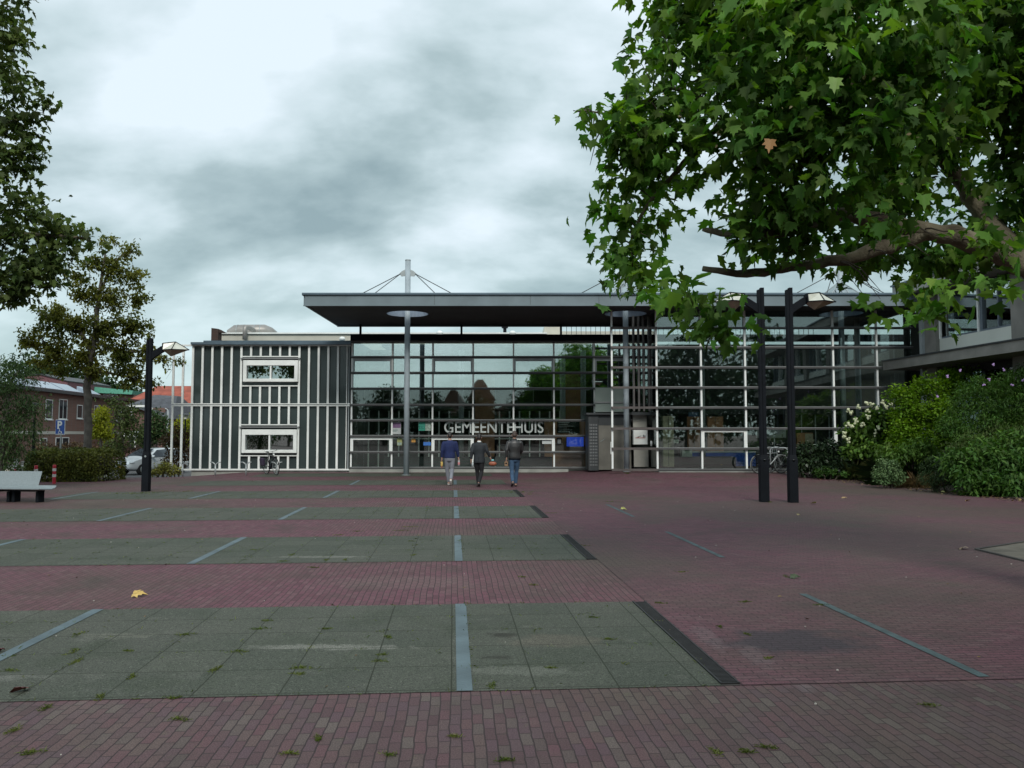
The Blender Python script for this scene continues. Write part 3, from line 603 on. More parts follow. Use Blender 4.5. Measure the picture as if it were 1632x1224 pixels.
# lit blue screen
Yp = YW + .35; scr = thing('information_screen', 'blue lit information screen behind the glass near the entrance', 'screen', (X_(916, Yp), Yp, Z_(712, Yp)))
MB().box((X_(902, Yp), Yp, Z_(712.5, Yp)), (X_(931, Yp), Yp + .06, Z_(694.5, Yp))).build('housing', blackm, scr)
sm = mat('screen_blue', (.01, .03, .25), .3, var=.5, scale=3); b = sm.node_tree.nodes['Principled BSDF']; b.inputs['Emission Color'].default_value = (.03, .09, .75, 1); b.inputs['Emission Strength'].default_value = .35
MB().box((X_(903, Yp), Yp - .01, Z_(711.5, Yp)), (X_(930, Yp), Yp - .003, Z_(695.5, Yp))).build('display', sm, scr)
bd = thing('notice_board', 'black notice board with white lines above the blue screen', 'notice board', (X_(906, Yp), Yp, Z_(690, Yp)))
MB().box((X_(888, Yp), Yp, Z_(691, Yp)), (X_(924, Yp), Yp + .05, Z_(671, Yp))).build('board', blackm, bd)
mb = MB()
for k in range(6):
    z = Z_(673.5 + k * 3, Yp); mb.box((X_(890, Yp), Yp - .006, z), (X_(890 + random.uniform(12, 30), Yp), Yp - .002, z + .02))
mb.build('lines', lightgrey, bd)

# --- right glass block
zrr = [Z_(y, YR) for y in (523, 553.7, 585.5, 617.4, 649.3, 682.4, 714.3, 748)]
xb0, xb1 = X_(974, YR), X_(1456, YR); cols = [X_(p, YR) for p in (975.5, 1047, 1118, 1188.5, 1259, 1329.5, 1399.5)]
hp(MB().box((cols[1], YR, zrr[7]), (xb1, YR + .012, zs0 - .02)), 'glass_wall', G2)
hp(MB().box((cols[1] - .006, YR + .02, zrr[7]), (cols[1] + .006, YW, zs0 - .02)), 'porch_glass', G2)
for x in cols: hp(MB().box((x - .035, YR - .1, zrr[7]), (x + .035, YR - .01, zs0 - .02)), 'mullion', white)
for z in zrr:
    tm_ = MB().box((cols[1], YR - .2, z + .003), (xb1, YR - .103, z + .03)); tm_.cm = 1; hp(tm_.box((cols[1], YR - .19, z - .06), (xb1, YR - .103, z)), 'transom', [greybar, darkbar])  # highlight painted as a pale strip above the dark face
    hp(MB().box((cols[0] - .04, YR - .2, z - .06), (cols[1] - .003, YR - .103, z + .03)), 'porch_rail', brownbar)
hp(MB().box((cols[0] + .04, YR - .098, zs0 - .25), (cols[0] - .04, YR - .02, zs0)), 'post_head', blackm)
hp(MB().box((cols[1] + .05, YR - .2, 0), (xb1, YR + .02, zrr[7] - .075)), 'kerb_stones', concrete)
for (a, b) in ((2, 3), (5, 6)):
    x0, x1 = cols[a] + .035, cols[b] - .035; z1 = zrr[5] - .06; z0 = zrr[6] + .03; w = MB()
    for q in (((x0, YR - .098, z1 - .1), (x1, YR - .012, z1)), ((x0, YR - .098, z0), (x0 + .06, YR - .012, z1 - .1)), ((x1 - .06, YR - .098, z0), (x1, YR - .012, z1 - .1))): w.box(*q)
    hp(w, 'casement_frame', white)
hp(MB().box((cols[1], YR + .2, .1), (xb1, YW, .2)), 'porch_floor', intfloor)
hp(MB().box((cols[1] + .2, 38.6, .2), (27, 38.8, Z_(548, 36.5))), 'inner_wall', interior)
mb = MB()
for px in range(1190, 1440, 22): x = X_(px, 37.3); mb.box((x - .02, 37.3, .2), (x + .02, 37.34, Z_(655, 37.3)))
hp(mb, 'inner_glazing_bars', lightgrey)
hp(MB().box((X_(1075, 37.2), 37.2, Z_(660, 37.2)), (xb1, 38.5, Z_(650, 37.2))), 'mezzanine', anthracite)
for px in (1120, 1345 + 25): x = X_(px, 35.4); hp(MB().tube([(x, 35.4, .2), (x, 35.4, zs0)], .12, 12), 'inner_column', lightgrey, smooth=True)
def inbox(name, px0, py0, px1, py1, Y, d, m, lab, cat, parts=()):
    t = thing(name, lab, cat, (X_((px0+px1)/2, Y), Y, Z_(py1, Y)))
    MB().box((X_(px0, Y), Y, Z_(py1, Y)), (X_(px1, Y), Y + d, Z_(py0, Y))).build('carcass', m, t, bevel=.01)
    for (n_, a, b, c, e, mm) in parts: MB().box((X_(a, Y), Y - .02, Z_(e, Y)), (X_(c, Y), Y - .002, Z_(b, Y))).build(n_, mm, t)
    return t
bluem = mat('navy_blue_fabric', (.03, .10, .45), .7, var=.3); beigem = mat('beige_cabinet', (.42, .40, .28), .6); pale = mat('pale_green_board', (.55, .62, .56), .6)
inbox('tall_cabinet', 1056.5, 663, 1074, 744, 34.3, .5, beigem, 'tall beige cabinet standing behind the glass right of the entrance', 'cabinet', [('door_gap', 1065, 664, 1065.6, 743, anthracite)])
inbox('display_box', 1087, 716, 1103, 728, 34.2, .4, pale, 'pale square box behind the glass beside the tall cabinet', 'box', [('lid_line', 1087.5, 717.5, 1102.5, 718, anthracite)])
inbox('wood_partition', 1096, 664, 1117, 722, 36.6, .15, oakm, 'left brown wooden partition inside the right glass block', 'partition', [('panel_joint', 1106, 664, 1106.5, 721, anthracite)])
inbox('wood_partition', 1128, 664, 1153, 722, 36.6, .15, oakm, 'right brown wooden partition inside the right glass block', 'partition', [('panel_joint', 1140, 664, 1140.5, 721, anthracite)])
inbox('reception_desk', 1063, 728, 1172, 744, 34.6, .7, anthracite, 'long dark low desk behind the glass', 'desk', [('kick_board', 1064, 740, 1171, 743.6, blackm)])
inbox('blue_counter', 1102, 720, 1204, 743, 35.6, .8, bluem, 'navy blue counter behind the dark desk', 'counter', [('counter_edge', 1102, 719.6, 1204, 721, pale)])
inbox('white_label_box', 1074, 700.5, 1082, 706.5, 33.9, .15, pale, 'small pale label beside the tall cabinet', 'label', [('label_line', 1075, 703, 1081, 703.5, anthracite)])
inbox('hanging_screen', 1098, 656, 1124, 664, 35.6, .1, mat('dull_blue', (.03, .07, .14), .5), 'dull blue hanging sign inside the glass block', 'sign', [('frame', 1098, 656, 1124, 656.7, anthracite)])
inbox('wall_planner', 1205, 682.5, 1253, 698, 34.6, .04, mat('planner_grey', (.22, .24, .25), .6), 'grey planner board behind the twin lamp posts', 'board', [('marker', 1223, 692, 1224.5, 696, anthracite), ('marker', 1234, 692, 1235.5, 696, anthracite), ('marker', 1246, 692, 1247.5, 696, anthracite)])
inbox('brown_cupboard', 1270, 690, 1296, 722, 36.2, .4, oakm, 'brown cupboard seen left of the white flowering shrub', 'cupboard', [('cupboard_door', 1283, 691, 1295, 721, beigem)])
# --- entrance porch
ent = thing('entrance_lobby', 'dark boxed entrance lobby with weathered sliding door', 'entrance', (X_(965, 34.6), 34.6, .15))
gzE = .15; Ye = 34.6; x0, x1 = X_(938, Ye), X_(1006, Ye); zt = Z_(661, Ye)
MB().box((x0, Ye, gzE), (x0 + .42, YW - .3, zt)).build('side_screen', anthracite, ent)
MB().box((x0 - .1, Ye - .12, zt), (x1 + .1, YW - .3, zt + .08)).build('flat_roof', anthracite, ent)
MB().box((x0 + .43, Ye + .06, gzE + .03), (x1, Ye + .12, zt - .45)).build('sliding_door', mat('weathered_door', (.13, .125, .105), .5, var=.3, scale=1.5), ent)
MB().box((x0 + .43, Ye + .05, zt - .44), (x1, Ye + .2, zt - .005)).build('door_head', anthracite, ent)
mb = MB()
for k in range(5):
    for j in range(14): mb.box((x0 + .05 + k * .07, Ye - .02, gzE + .2 + j * .13), (x0 + .08 + k * .07, Ye - .001, gzE + .27 + j * .13))
mb.build('perforation', greybar, ent)
MB().box((X_(973, Ye), Ye + .02, Z_(724, Ye)), (X_(974.6, Ye), Ye + .055, Z_(704, Ye))).build('door_handle', white, ent)
MB().bar((X_(957, Ye), Ye + .05, Z_(704, Ye)), (X_(964, Ye), Ye + .05, Z_(699.5, Ye)), .03, .012).build('door_mark', lightgrey, ent)
hp(MB().box((X_(949, 35.5), 35.5, Z_(656.5, 35.5)), (X_(999, 35.5), 35.6, Z_(618, 35.5))), 'translucent_panel', mat('frosted_green', (.22, .27, .245), .35, var=.1, scale=.8))
hp(MB().box((X_(949, 35.5) - .02, 35.45, Z_(642.5, 35.5)), (X_(999, 35.5) + .05, 35.49, Z_(640, 35.5))), 'panel_rail', greybar)
for px in (1010.5, 1018.5, 1026.5, 1035):
    x = X_(px, 34.2); hp(MB().box((x - .035, 34.1, Z_(655.5, 34.2)), (x + .035, 34.3, zs0 - .01)), 'vertical_louvre', mat('louvre_grey', (.12, .115, .11), .5))
hp(MB().box((X_(1006, 34.2), 34.05, Z_(661.5, 34.2)), (X_(1037, 34.2), 34.35, Z_(657, 34.2))), 'louvre_base', anthracite)
x = X_(1043, 33.6); hp(MB().box((x - .05, 33.5, .15), (x + .05, 33.65, zs0 - .01)), 'rust_brown_post', mat('rust_brown', (.09, .05, .04), .6))
for (a, b, c, d) in ((1009, 1031, 663, 681), (1010, 1033, 713.5, 744)):
    hp(MB().box((X_(a, 34.4), 34.4, Z_(d, 34.4)), (X_(b, 34.4), 34.46, Z_(c, 34.4))), 'porch_panel', mat('pale_panel', (.30, .295, .26), .6, var=.12, scale=2))
hp(MB().box((X_(1009, 35), 35.0, .15), (X_(1044, 35), 35.1, Z_(661, 35))), 'porch_back', mat('porch_dark_board', (.08, .08, .072), .7))  # plain dark board closing the back of the porch
mbx = thing('sign_box', 'white wall box with a small black and red logo beside the column', 'sign box', (X_(1020, 34.2), 34.2, Z_(709, 34.2)))
MB().box((X_(1009, 34.2), 34.1, Z_(708.5, 34.2)), (X_(1031.5, 34.2), 34.38, Z_(685.5, 34.2))).build('casing', white, mbx, bevel=.015)
Yq = 34.09; mb = MB(); mb.bar((X_(1015, Yq), Yq, Z_(697, Yq)), (X_(1022, Yq), Yq, Z_(694.2, Yq)), .03, .008)
for a, h in ((1024.6, 4), (1027, 3.2), (1016.5, 1.2)): mb.box((X_(a, Yq), Yq - .006, Z_(697, Yq)), (X_(a + 1.3, Yq), Yq, Z_(697 - h, Yq)))
mb.build('black_mark', blackm, mbx); MB().box((X_(1012.5, Yq), Yq - .006, Z_(698.2, Yq)), (X_(1028, Yq), Yq, Z_(697.4, Yq))).build('red_line', mat('logo_red', (.4, .06, .04), .5), mbx)
ash = thing('wall_ashtray', 'small white cylinder hung on the porch post', 'ashtray', (X_(1037.5, 33.45), 33.45, Z_(711, 33.45)))
MB().tube([(X_(1037.8, 33.45), 33.42, Z_(711, 33.45)), (X_(1037.8, 33.45), 33.42, Z_(702.5, 33.45))], .045, 10).build('canister', white, ash, smooth=True)
MB().tube([(X_(1037.8, 33.45), 33.42, Z_(702.5, 33.45)), (X_(1037.8, 33.45), 33.42, Z_(701.8, 33.45))], .05, 10).build('lid', anthracite, ash)

# ================================================================== RIGHT CONCRETE BUILDING (runs toward the camera)
th = math.atan(126 / FPX)
WO = Vector((16.25, 31.6, 0)); D_ = Vector((.097, -1, 0)).normalized(); Nn = Vector((-D_.y, D_.x, 0)) * -1   # Nn points to the plaza (-x)
if Nn.x > 0: Nn = -Nn
MR = Matrix(((D_.x, -Nn.x, 0, WO.x), (D_.y, -Nn.y, 0, WO.y), (0, 0, 1, 0), (0, 0, 0, 1)))   # local: s along wall to camera, t into the building
office = thing('office_wing', 'grey concrete office wing with a first floor eave and white panels', 'building', (WO.x, WO.y, 0))
def s_at(px, t=0):
    k = (px - 816) / FPX; # (WO.x + s*Dx - t*Nnx) = k*(WO.y + s*Dy - t*Nny)
    return (k * (WO.y - t * Nn.y) - (WO.x - t * Nn.x)) / (D_.x - k * D_.y)
def yat(s): return WO.y + s * D_.y
zE0, zE1 = 4.22, 4.57; zP1 = 5.28; zW1 = 7.05; zR0, zR1 = 7.1, 7.5; SL = 24
MBR = lambda: MB(MR)
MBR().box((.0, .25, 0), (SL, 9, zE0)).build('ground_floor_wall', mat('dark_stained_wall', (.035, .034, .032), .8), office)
MBR().box((-1.0, -1.35, zE0), (SL, .3, zE1)).build('eave_slab', dconc, office)
MBR().box((-1.03, -1.40, zE1 + .003), (SL, .3, zE1 + .05)).build('eave_trim', anthracite, office)
MBR().box((.02, .24, zE1), (SL, 9, zR0)).build('upper_wall', interior, office)
MBR().box((-.6, -1.1, zR0), (SL, 9.5, zR1)).build('roof_slab', concrete, office)
MBR().box((-.65, -1.16, zR1 + .003), (SL, 9.5, zR1 + .07)).build('roof_trim', zincblue, office)
MBR().box((-.1, -.35, .1), (.06, -.2, zR0 - .01)).build('downpipe', lightgrey, office)
bay = 4.75; pan = mat('white_facade_panel', (.60, .63, .57), .5, var=.06, scale=1); winf = mat('blue_grey_window_frame', (.12, .15, .18), .4)
for k in range(5):
    s0 = k * bay
    MBR().box((s0 + .1, -.25, 0), (s0 + .78, .6, zR0 - .003)).build('pillar', dconc, office)
    a, b = s0 + .80, s0 + bay + .08
    MBR().box((a, -.1, zE1 + .053), (b, .15, zP1)).box((a, -.104, zE1 + .06), ((a + b) / 2 - .006, -.1, zP1 - .01)).build('spandrel_panel', pan, office)
    m2 = a + (b - a) * .56
    f = MBR()
    for q in (((a, -.06, zP1 + .003), (b, .12, zP1 + .07)), ((a, -.06, zW1 - .08), (b, .12, zW1)), ((b - .07, -.06, zP1 + .07), (b, .12, zW1 - .08)), ((m2, -.06, zP1 + .07), (m2 + .14, .12, zW1 - .08)), ((m2 + (b - m2) / 2, -.05, zP1 + .07), (m2 + (b - m2) / 2 + .07, .1, zW1 - .08))): f.box(*q)
    w = f.build('window', winf, office)
    for (nm, mb, mm) in (('window_jamb', MBR().box((a, -.12, zP1 + .003), (a + .09, -.062, zW1)).box((m2 - .07, -.12, zP1 + .003), (m2 - .002, .1, zW1)), white), ('pane', MBR().box((a, .02, zP1 + .07), (b, .03, zW1 - .08)), G3)):
        mb.build(nm, mm, w)
    f = MBR()
    for q in (((a, .1, .6), (a + .07, .22, zE0 - .3)), ((b - .07, .1, .6), (b, .22, zE0 - .3)), (((a + b) / 2, .1, .6), ((a + b) / 2 + .07, .22, zE0 - .3)), ((a + .07, .1, .6), (b - .07, .22, .7))): f.box(*q)
    f.build('lower_window_frame', white if k == 2 else winf, office)
    MBR().box((a + .07, .15, .7), (b - .07, .16, zE0 - .3)).build('lower_pane', G3, office)

# ================================================================== LAMP POSTS
milk = mat('milky_lantern_glass', (.55, .56, .48), .25, var=.12, scale=5); amber = mat('amber_lantern_bowl', (.34, .28, .20), .35, var=.2, scale=6)
def lamp_post(loc, H, arm, label, narrow=.15, wide=.21, zc=1.05):
    t = thing('lamp_post', label, 'street lamp', loc, 'black lamp posts with wedge lanterns'); x, y, z = loc
    MB().box((x - wide/2, y - wide/2, z - .05), (x + wide/2, y + wide/2, z + zc)).loft([[(x + a*wide/2, y + b*wide/2, z + zc) for a, b in ((-1,-1),(1,-1),(1,1),(-1,1))], [(x + a*narrow/2, y + b*narrow/2, z + zc + .12) for a, b in ((-1,-1),(1,-1),(1,1),(-1,1))]]).build('base_sleeve', blackm, t)
    mb = MB(); n2 = narrow / 2
    mb.box((x - n2, y - n2, z + zc + .1), (x - n2 * .25, y + n2, z + H - .05)); mb.box((x - n2 * .1, y - n2 * .9, z + zc + .1), (x + n2, y + n2 * .9, z + H))
    mb.build('post', blackm, t)
    MB().tube([(x, y - n2, z + zc - .02), (x, y - n2 - .03, z + zc - .02)], .03, 8).build('bolt', steel, t)
    s = arm; ax = x + s * n2; za = z + H - .42
    MB().prism([(ax, za - .22), (ax, za), (ax + s * .28, za + .18), (ax + s * .36, za + .18), (ax + s * .36, za + .02), (ax + s * .16, za - .1)], 'y', y - .05, y + .05).build('arm', blackm, t)
    # wedge lantern: kite-shaped rim, ridge above, shallow bowl below
    ox = ax + s * .36; oz = za + .06
    V = dict(a1=(0, -.15, 0), a2=(0, .15, 0), b1=(.34, -.30, .0), b2=(.34, .30, .0), c=(.74, 0, .01), t1=(0, -.1, .2), t2=(0, .1, .2), r=(.33, 0, .25), d=(.2, 0, -.19))
    V = {k: (ox + s * p[0], y + p[1], oz + p[2]) for k, p in V.items()}; names = list(V); vs = [V[k] for k in names]; ix = {k: i for i, k in enumerate(names)}
    f = lambda *q: tuple(ix[k] for k in q)
    ln = MB().add(vs, [f('a1','b1','r','t1'), f('a2','b2','r','t2'), f('b1','c','r'), f('b2','c','r'), f('t1','t2','r')]).build('lantern', milk, t)
    bo = MB().add(vs, [f('a1','b1','d'), f('a2','b2','d'), f('b1','c','d'), f('b2','c','d'), f('a1','a2','d')]).build('lantern_bowl', amber, t)
    mb = MB()
    for p, q in (('a1','b1'),('a2','b2'),('b1','c'),('b2','c'),('a1','a2'),('a1','t1'),('a2','t2'),('t1','r'),('t2','r'),('r','c'),('r','b1'),('r','b2'),('t1','t2')): mb.bar(V[p], V[q], .022)
    mb.box((min(ox, ox - s * .02), y - .13, oz - .02), (max(ox, ox - s * .02), y + .13, oz + .2)); mb.build('lantern_frame', blackm, t)
    return t
def GP(px, py):      # ground point under a pixel (flat part of the plaza)
    Y = 10.0
    for _ in range(30):
        p = P(px, py, Y); z0 = gz(p.x, Y); Y *= (CAM_H - z0) / max(.01, CAM_H - p.z)
    return Vector((P(px, py, Y).x, Y, z0))
g = GP(232.5, 783); lamp_post(tuple(g), Z_(539, g.y) - g.z, 1, 'single black lamp post at the left edge of the plaza, lantern to the right', .15, .2)
g = GP(1218, 800); lamp_post(tuple(g), Z_(459, g.y) - g.z, -1, 'left one of the twin black lamp posts, its lantern half hidden in leaves')
g2 = GP(1264, 801); lamp_post(tuple(g2), Z_(459, g2.y) - g2.z, 1, 'right one of the twin black lamp posts, with the clear lantern')

# ================================================================== BENCH, BOLLARDS, RACKS, SIGN
benchm = mat('perforated_grey_steel', (.21, .25, .26), .45, var=.1, scale=30, bump=.3, bscale=300)
g = GP(72, 797); bn = thing('park_bench', 'light grey perforated steel bench on black legs at the left edge', 'bench', (g.x, g.y, 0))
MBn = Matrix.Translation((P(78, 776, 20.3).x, 20.3, 0)) @ Matrix.Rotation(R(-7), 4, 'Z')
prof = [(-.34, .355), (-.1, .335), (.10, .325), (.22, .345), (.28, .40)]          # y,z of the seat section
def sheet(mb, prof, x0, x1, t=.02):
    n = len(prof); a = [(y, z) for y, z in prof] + [(y, z - t) for y, z in reversed(prof)]; mb.prism(a, 'x', x0, x1); return mb
sheet(MB(MBn), prof, -2.3, 0).build('seat', benchm, bn, bevel=.004)
sheet(MB(MBn), [(.285, .40), (.34, .54), (.41, .745)], -2.3, -.50).build('backrest', benchm, bn, bevel=.004)
MB(MBn).box((-2.2, -.03, .26), (-.15, .06, .295)).build('frame_rail', blackm, bn)
for x in (-1.95, -1.02, -.88, -.24): MB(MBn).box((x - .04, -.10, 0), (x + .04, .12, .26)).build('leg', blackm, bn, bevel=.006)
redm = mat('signal_red', (.50, .03, .05), .45, var=.12, scale=8); whm = mat('reflective_white', (.66, .66, .64), .4, var=.08)
for (px, py, H, lab) in ((56.5, 774, .66, 'left red and white bollard, behind the bench end'), (86, 771, .64, 'right red and white bollard beside the hedge')):
    g = GP(px, py); t = thing('bollard', lab, 'bollard', tuple(g), 'red and white bollards')
    MB().tube([(g.x, g.y, 0), (g.x, g.y, H - .02), (g.x, g.y, H)], [.055, .055, .04], 14).build('post', redm, t, smooth=False)
    for k in (.36, .67): MB().tube([(g.x, g.y, H * k), (g.x, g.y, H * (k + .15))], .058, 14, cap=True).build('white_band', whm, t)
g = GP(24.5, 760); t = thing('stone_bollard', 'round grey stone bollard among the bushes at far left', 'bollard', tuple(g))
MB().tube([(g.x, g.y, g.z - .1), (g.x, g.y, g.z + .8), (g.x, g.y, g.z + .92), (g.x, g.y, g.z + .96)], [.13, .13, .10, .04], 14).build('shaft', lightgrey, t, smooth=True); MB().tube([(g.x, g.y, g.z), (g.x, g.y, g.z + .06)], .16, 14).build('collar', concrete, t)
g = GP(39.5, 763); t = thing('stone_marker', 'squat tapering stone marker with a small white plate', 'marker stone', tuple(g))
MB().loft([[(g.x + a*r, g.y + b*r, g.z + h) for a, b in ((-1,-1),(1,-1),(1,1),(-1,1))] for r, h in ((.22, -.1), (.19, .3), (.12, .62), (.08, .68))]).build('stone', dconc, t); MB().box((g.x - .04, g.y - .17, g.z + .42), (g.x + .04, g.y - .155, g.z + .52)).build('plate', white, t)
g = GP(24, 769); t = thing('short_bollard', 'short bright red bollard top poking above the bench', 'bollard', tuple(g))
MB().tube([(g.x, g.y, 0), (g.x, g.y, .40)], .05, 12).build('post', redm, t); MB().tube([(g.x, g.y, .40), (g.x, g.y, .47)], [.055, .045], 12).build('cap', mat('faded_pink_red', (.45, .06, .12), .5), t)
rackm = mat('rack_steel', (.34, .37, .37), .35, .3, var=.1, scale=6)
racklab = ['bicycle stand under the open end of the white frame', 'second bicycle stand from the left, below the dark panels', 'bicycle stand just left of the parked bicycle', 'bicycle stand the dark bicycle leans against']
for k, (px, py) in enumerate(((292.5, 759.5), (344.5, 759), (393.3, 758), (442, 756.8))):
    Y = 33.6; g = Vector((X_(px, Y), Y, gz(X_(px, Y), Y))); t = thing('bicycle_stand', racklab[k], 'bicycle stand', tuple(g), 'steel bicycle stands along the left wing')
    h = Z_(736.5, Y) - g.z; MB().tube([(g.x, Y, g.z - .05), (g.x, Y, g.z + h - .08)], .032, 10).build('post', rackm, t, smooth=True)
    for s in (-1, 1): MB().tube([(g.x, Y, g.z + h - .14), (g.x + s * .05, Y, g.z + h - .06), (g.x + s * .12, Y, g.z + h - .01), (g.x + s * .22, Y, g.z + h)], [.026, .024, .022, .02], 8).build('arm', rackm, t, smooth=True)
# parking sign
Y = 30.5; x = X_(95.5, Y); z = Z_(692, Y); t = thing('parking_sign', 'blue disabled parking sign with a white P on a grey pole', 'road sign', (x, Y, 0))
MB().tube([(x + .02, Y + .04, 0), (x + .02, Y + .04, Z_(668, Y) - .05)], .03, 10).build('pole', steel, t)
bs = Matrix.Translation((x, Y, 0)) @ Matrix.Rotation(R(-12), 4, 'Z'); w2 = .19; z0, z1 = Z_(692.5, Y), Z_(669.5, Y)
MB(bs).box((-w2 - .015, 0, z0 - .015), (w2 + .015, .02, z1 + .015)).build('sign_rim', white, t, bevel=.005)
MB(bs).box((-w2, -.006, z0), (w2, -.001, z1)).build('sign_face', mat('sign_blue', (.01, .07, .33), .4), t)
o = text_mesh('P', .40, (0, 0, 0), white, 'letter_p', None, ext=.003, bold=.012); o.data.transform(bs @ Matrix.Translation((-.11, -.009, z1 - .32))); o.parent = t; o.matrix_parent_inverse = Matrix.Translation(-Vector((x, Y, 0)))
mb = MB(bs); zc = z0 + .10
mb.tube([(.0 + .055 * math.cos(a), -.01, zc - .02 + .055 * math.sin(a)) for a in np.linspace(R(100), R(360), 12)], .010, 6); mb.tube([(-.01, -.01, zc + .09), (0, -.01, zc + .02), (.06, -.01, zc + .015), (.085, -.01, zc - .06)], .012, 6); mb.ball((-.012, -.01, zc + .115), .018, 8, 6); mb.box((-.17, -.012, z0 + .006), (.17, -.009, z0 + .022))
mb.build('wheelchair_symbol', white, t)
# slim lantern pole at left between the bushes
Y = 33.0; x = X_(54, Y); t = thing('park_lantern', 'thin dark lantern pole with a flat round cap among the left trees', 'street lamp', (x, Y, gz(x, Y)))
MB().tube([(x, Y, gz(x, Y) - .05), (x, Y, gz(x, Y) + 1.0), (x, Y, Z_(652, Y))], [.07, .055, .04], 10).build('pole', blackm, t)
MB().tube([(x, Y, Z_(652, Y)), (x, Y, Z_(645, Y))], [.06, .1], 12).build('lamp_glass', milk, t); MB().tube([(x, Y, Z_(645, Y)), (x, Y, Z_(642, Y))], [.34, .12], 16).build('lamp_cap', anthracite, t)
Y = 52.0; x = X_(295, Y); t = thing('park_lantern', 'small lantern seen far off through the open white frame', 'street lamp', (x, Y, -.55))
MB().tube([(x, Y, -.6), (x, Y, Z_(668, Y))], .05, 8).build('pole', blackm, t); MB().tube([(x, Y, Z_(668, Y)), (x, Y, Z_(661, Y))], [.1, .15], 10).build('lamp_glass', milk, t); MB().tube([(x, Y, Z_(661, Y)), (x, Y, Z_(659, Y))], [.34, .12], 14).build('lamp_cap', anthracite, t)
# ================================================================== VEGETATION
bark = mat('plane_bark', (.085, .066, .046), .9, var=.45, scale=3.2, bump=.7, col2=(.22, .20, .14), spec=.2); bark2 = mat('grey_bark', (.11, .10, .085), .9, var=.35, scale=4, bump=.6)
twig = mat('dark_twig', (.05, .04, .03), .9, var=.3)
Lplane = leafmat('plane_leaf', (.062, .148, .028), (.12, .24, .038), .6, .42)
Ldark = leafmat('dark_plane_leaf', (.050, .088, .022), (.10, .14, .035), .45, .32)
Llin = leafmat('olive_linden_leaf', (.070, .105, .022), (.18, .185, .04), .5, .42)
def PB(L, k=1.0):     # blobs measured from the photo: (px, py, Y, radius)
    out = []
    for (px, py, Y, r) in L: p = P(px, py, Y); out.append((p.x, p.y, p.z, r * k))
    return out
def tree(name, label, loc, blobs, n, size, tpl, lm, paths, bm=None, group=None, cat='tree', **k):
    t = thing(name, label, cat, loc, group)
    tm = limbs(MB(), paths).build('trunk', bm or bark2, t, smooth=True)
    nodes = [Vector(pa[i][:3]).lerp(Vector(pa[i+1][:3]), s / 6) for pa in paths[1:] for i in range(len(pa) - 1) for s in range(6)]; mb = MB()
    for b in blobs:
        for _ in range(2):
            e = Vector(b[:3]) + Vector([random.gauss(0, .5) for _ in range(3)]) * b[3]; o = min(nodes, key=lambda v: (v - e).length)
            if not .12 < (o - e).length < (.9 if bm is bark else 1.3): continue
            mid = o.lerp(e, .5) + Vector([random.uniform(-1, 1), random.uniform(-1, 1), random.uniform(-.5, 1)]) * .12 * (o - e).length
            mb.tube([o, o.lerp(mid, .5) + Vector((0, 0, .02)), mid, mid.lerp(e, .5), e], [.010, .008, .006, .004, .002], 5)
    if mb.v: mb.build('twigs', twig, t)['kind'] = 'stuff'
    crown('crown', blobs, n, size, tpl, lm, t, **k)
    return t
def q(px, py, Y, r): p = P(px, py, Y); return (p.x, p.y, p.z, r)
# the big plane tree in front on the right; its trunk stands just outside the picture
pb = PB([(918,182,7.3,.07),(930,180,7.3,.09),(942,188,7.3,.12),(962,196,7.3,.16),(1000,195,7.5,.33),(1060,120,7.5,.45),(1095,35,7.8,.50),(1200,40,7.5,.8),(1200,165,7,.72),(1350,80,6.6,.9),(1350,225,6.8,.75),(1480,90,7.5,.85),(1590,60,8,.85),(1600,150,8.5,.6),(1450,235,8.2,.42),
 (1015,290,7.8,.38),(1055,230,7.5,.40),(988,395,8,.23),(1010,425,8,.25),(1045,350,7.8,.25),(980,340,8,.16),(1230,290,7.4,.46),(1205,350,7.3,.2),(1070,450,7,.15),(1098,482,6.8,.15),(1132,498,6.7,.14),(1160,518,6.6,.10),(1080,480,6.8,.10),(1160,480,6.7,.08),(1185,535,6.6,.05),
 (1280,365,7.5,.34),(1200,395,7.6,.15),(1380,405,8.5,.26),(1480,395,8.6,.34),(1450,455,7.5,.18),(1505,480,7,.12),(1590,455,6.6,.14),(1610,330,8.5,.6),(1400,295,8.3,.45),(1535,375,7.2,.13),(1600,395,7.1,.15),(1450,345,7.2,.14),(1550,400,8.7,.3),(1400,470,7.3,.10),(1440,495,7,.10),
 (1300,-130,7,1.0),(1150,-120,7.5,.7),(1550,-150,8,1.2),(1760,100,8,1.2),(1780,-150,8.5,1.5),(1790,350,8.5,.9),(1900,50,8,1.6),(1900,-250,7,1.6),(1700,-350,7.5,1.4),(2050,200,7.5,1.2)])
tb = P(1770, 560, 8.2)
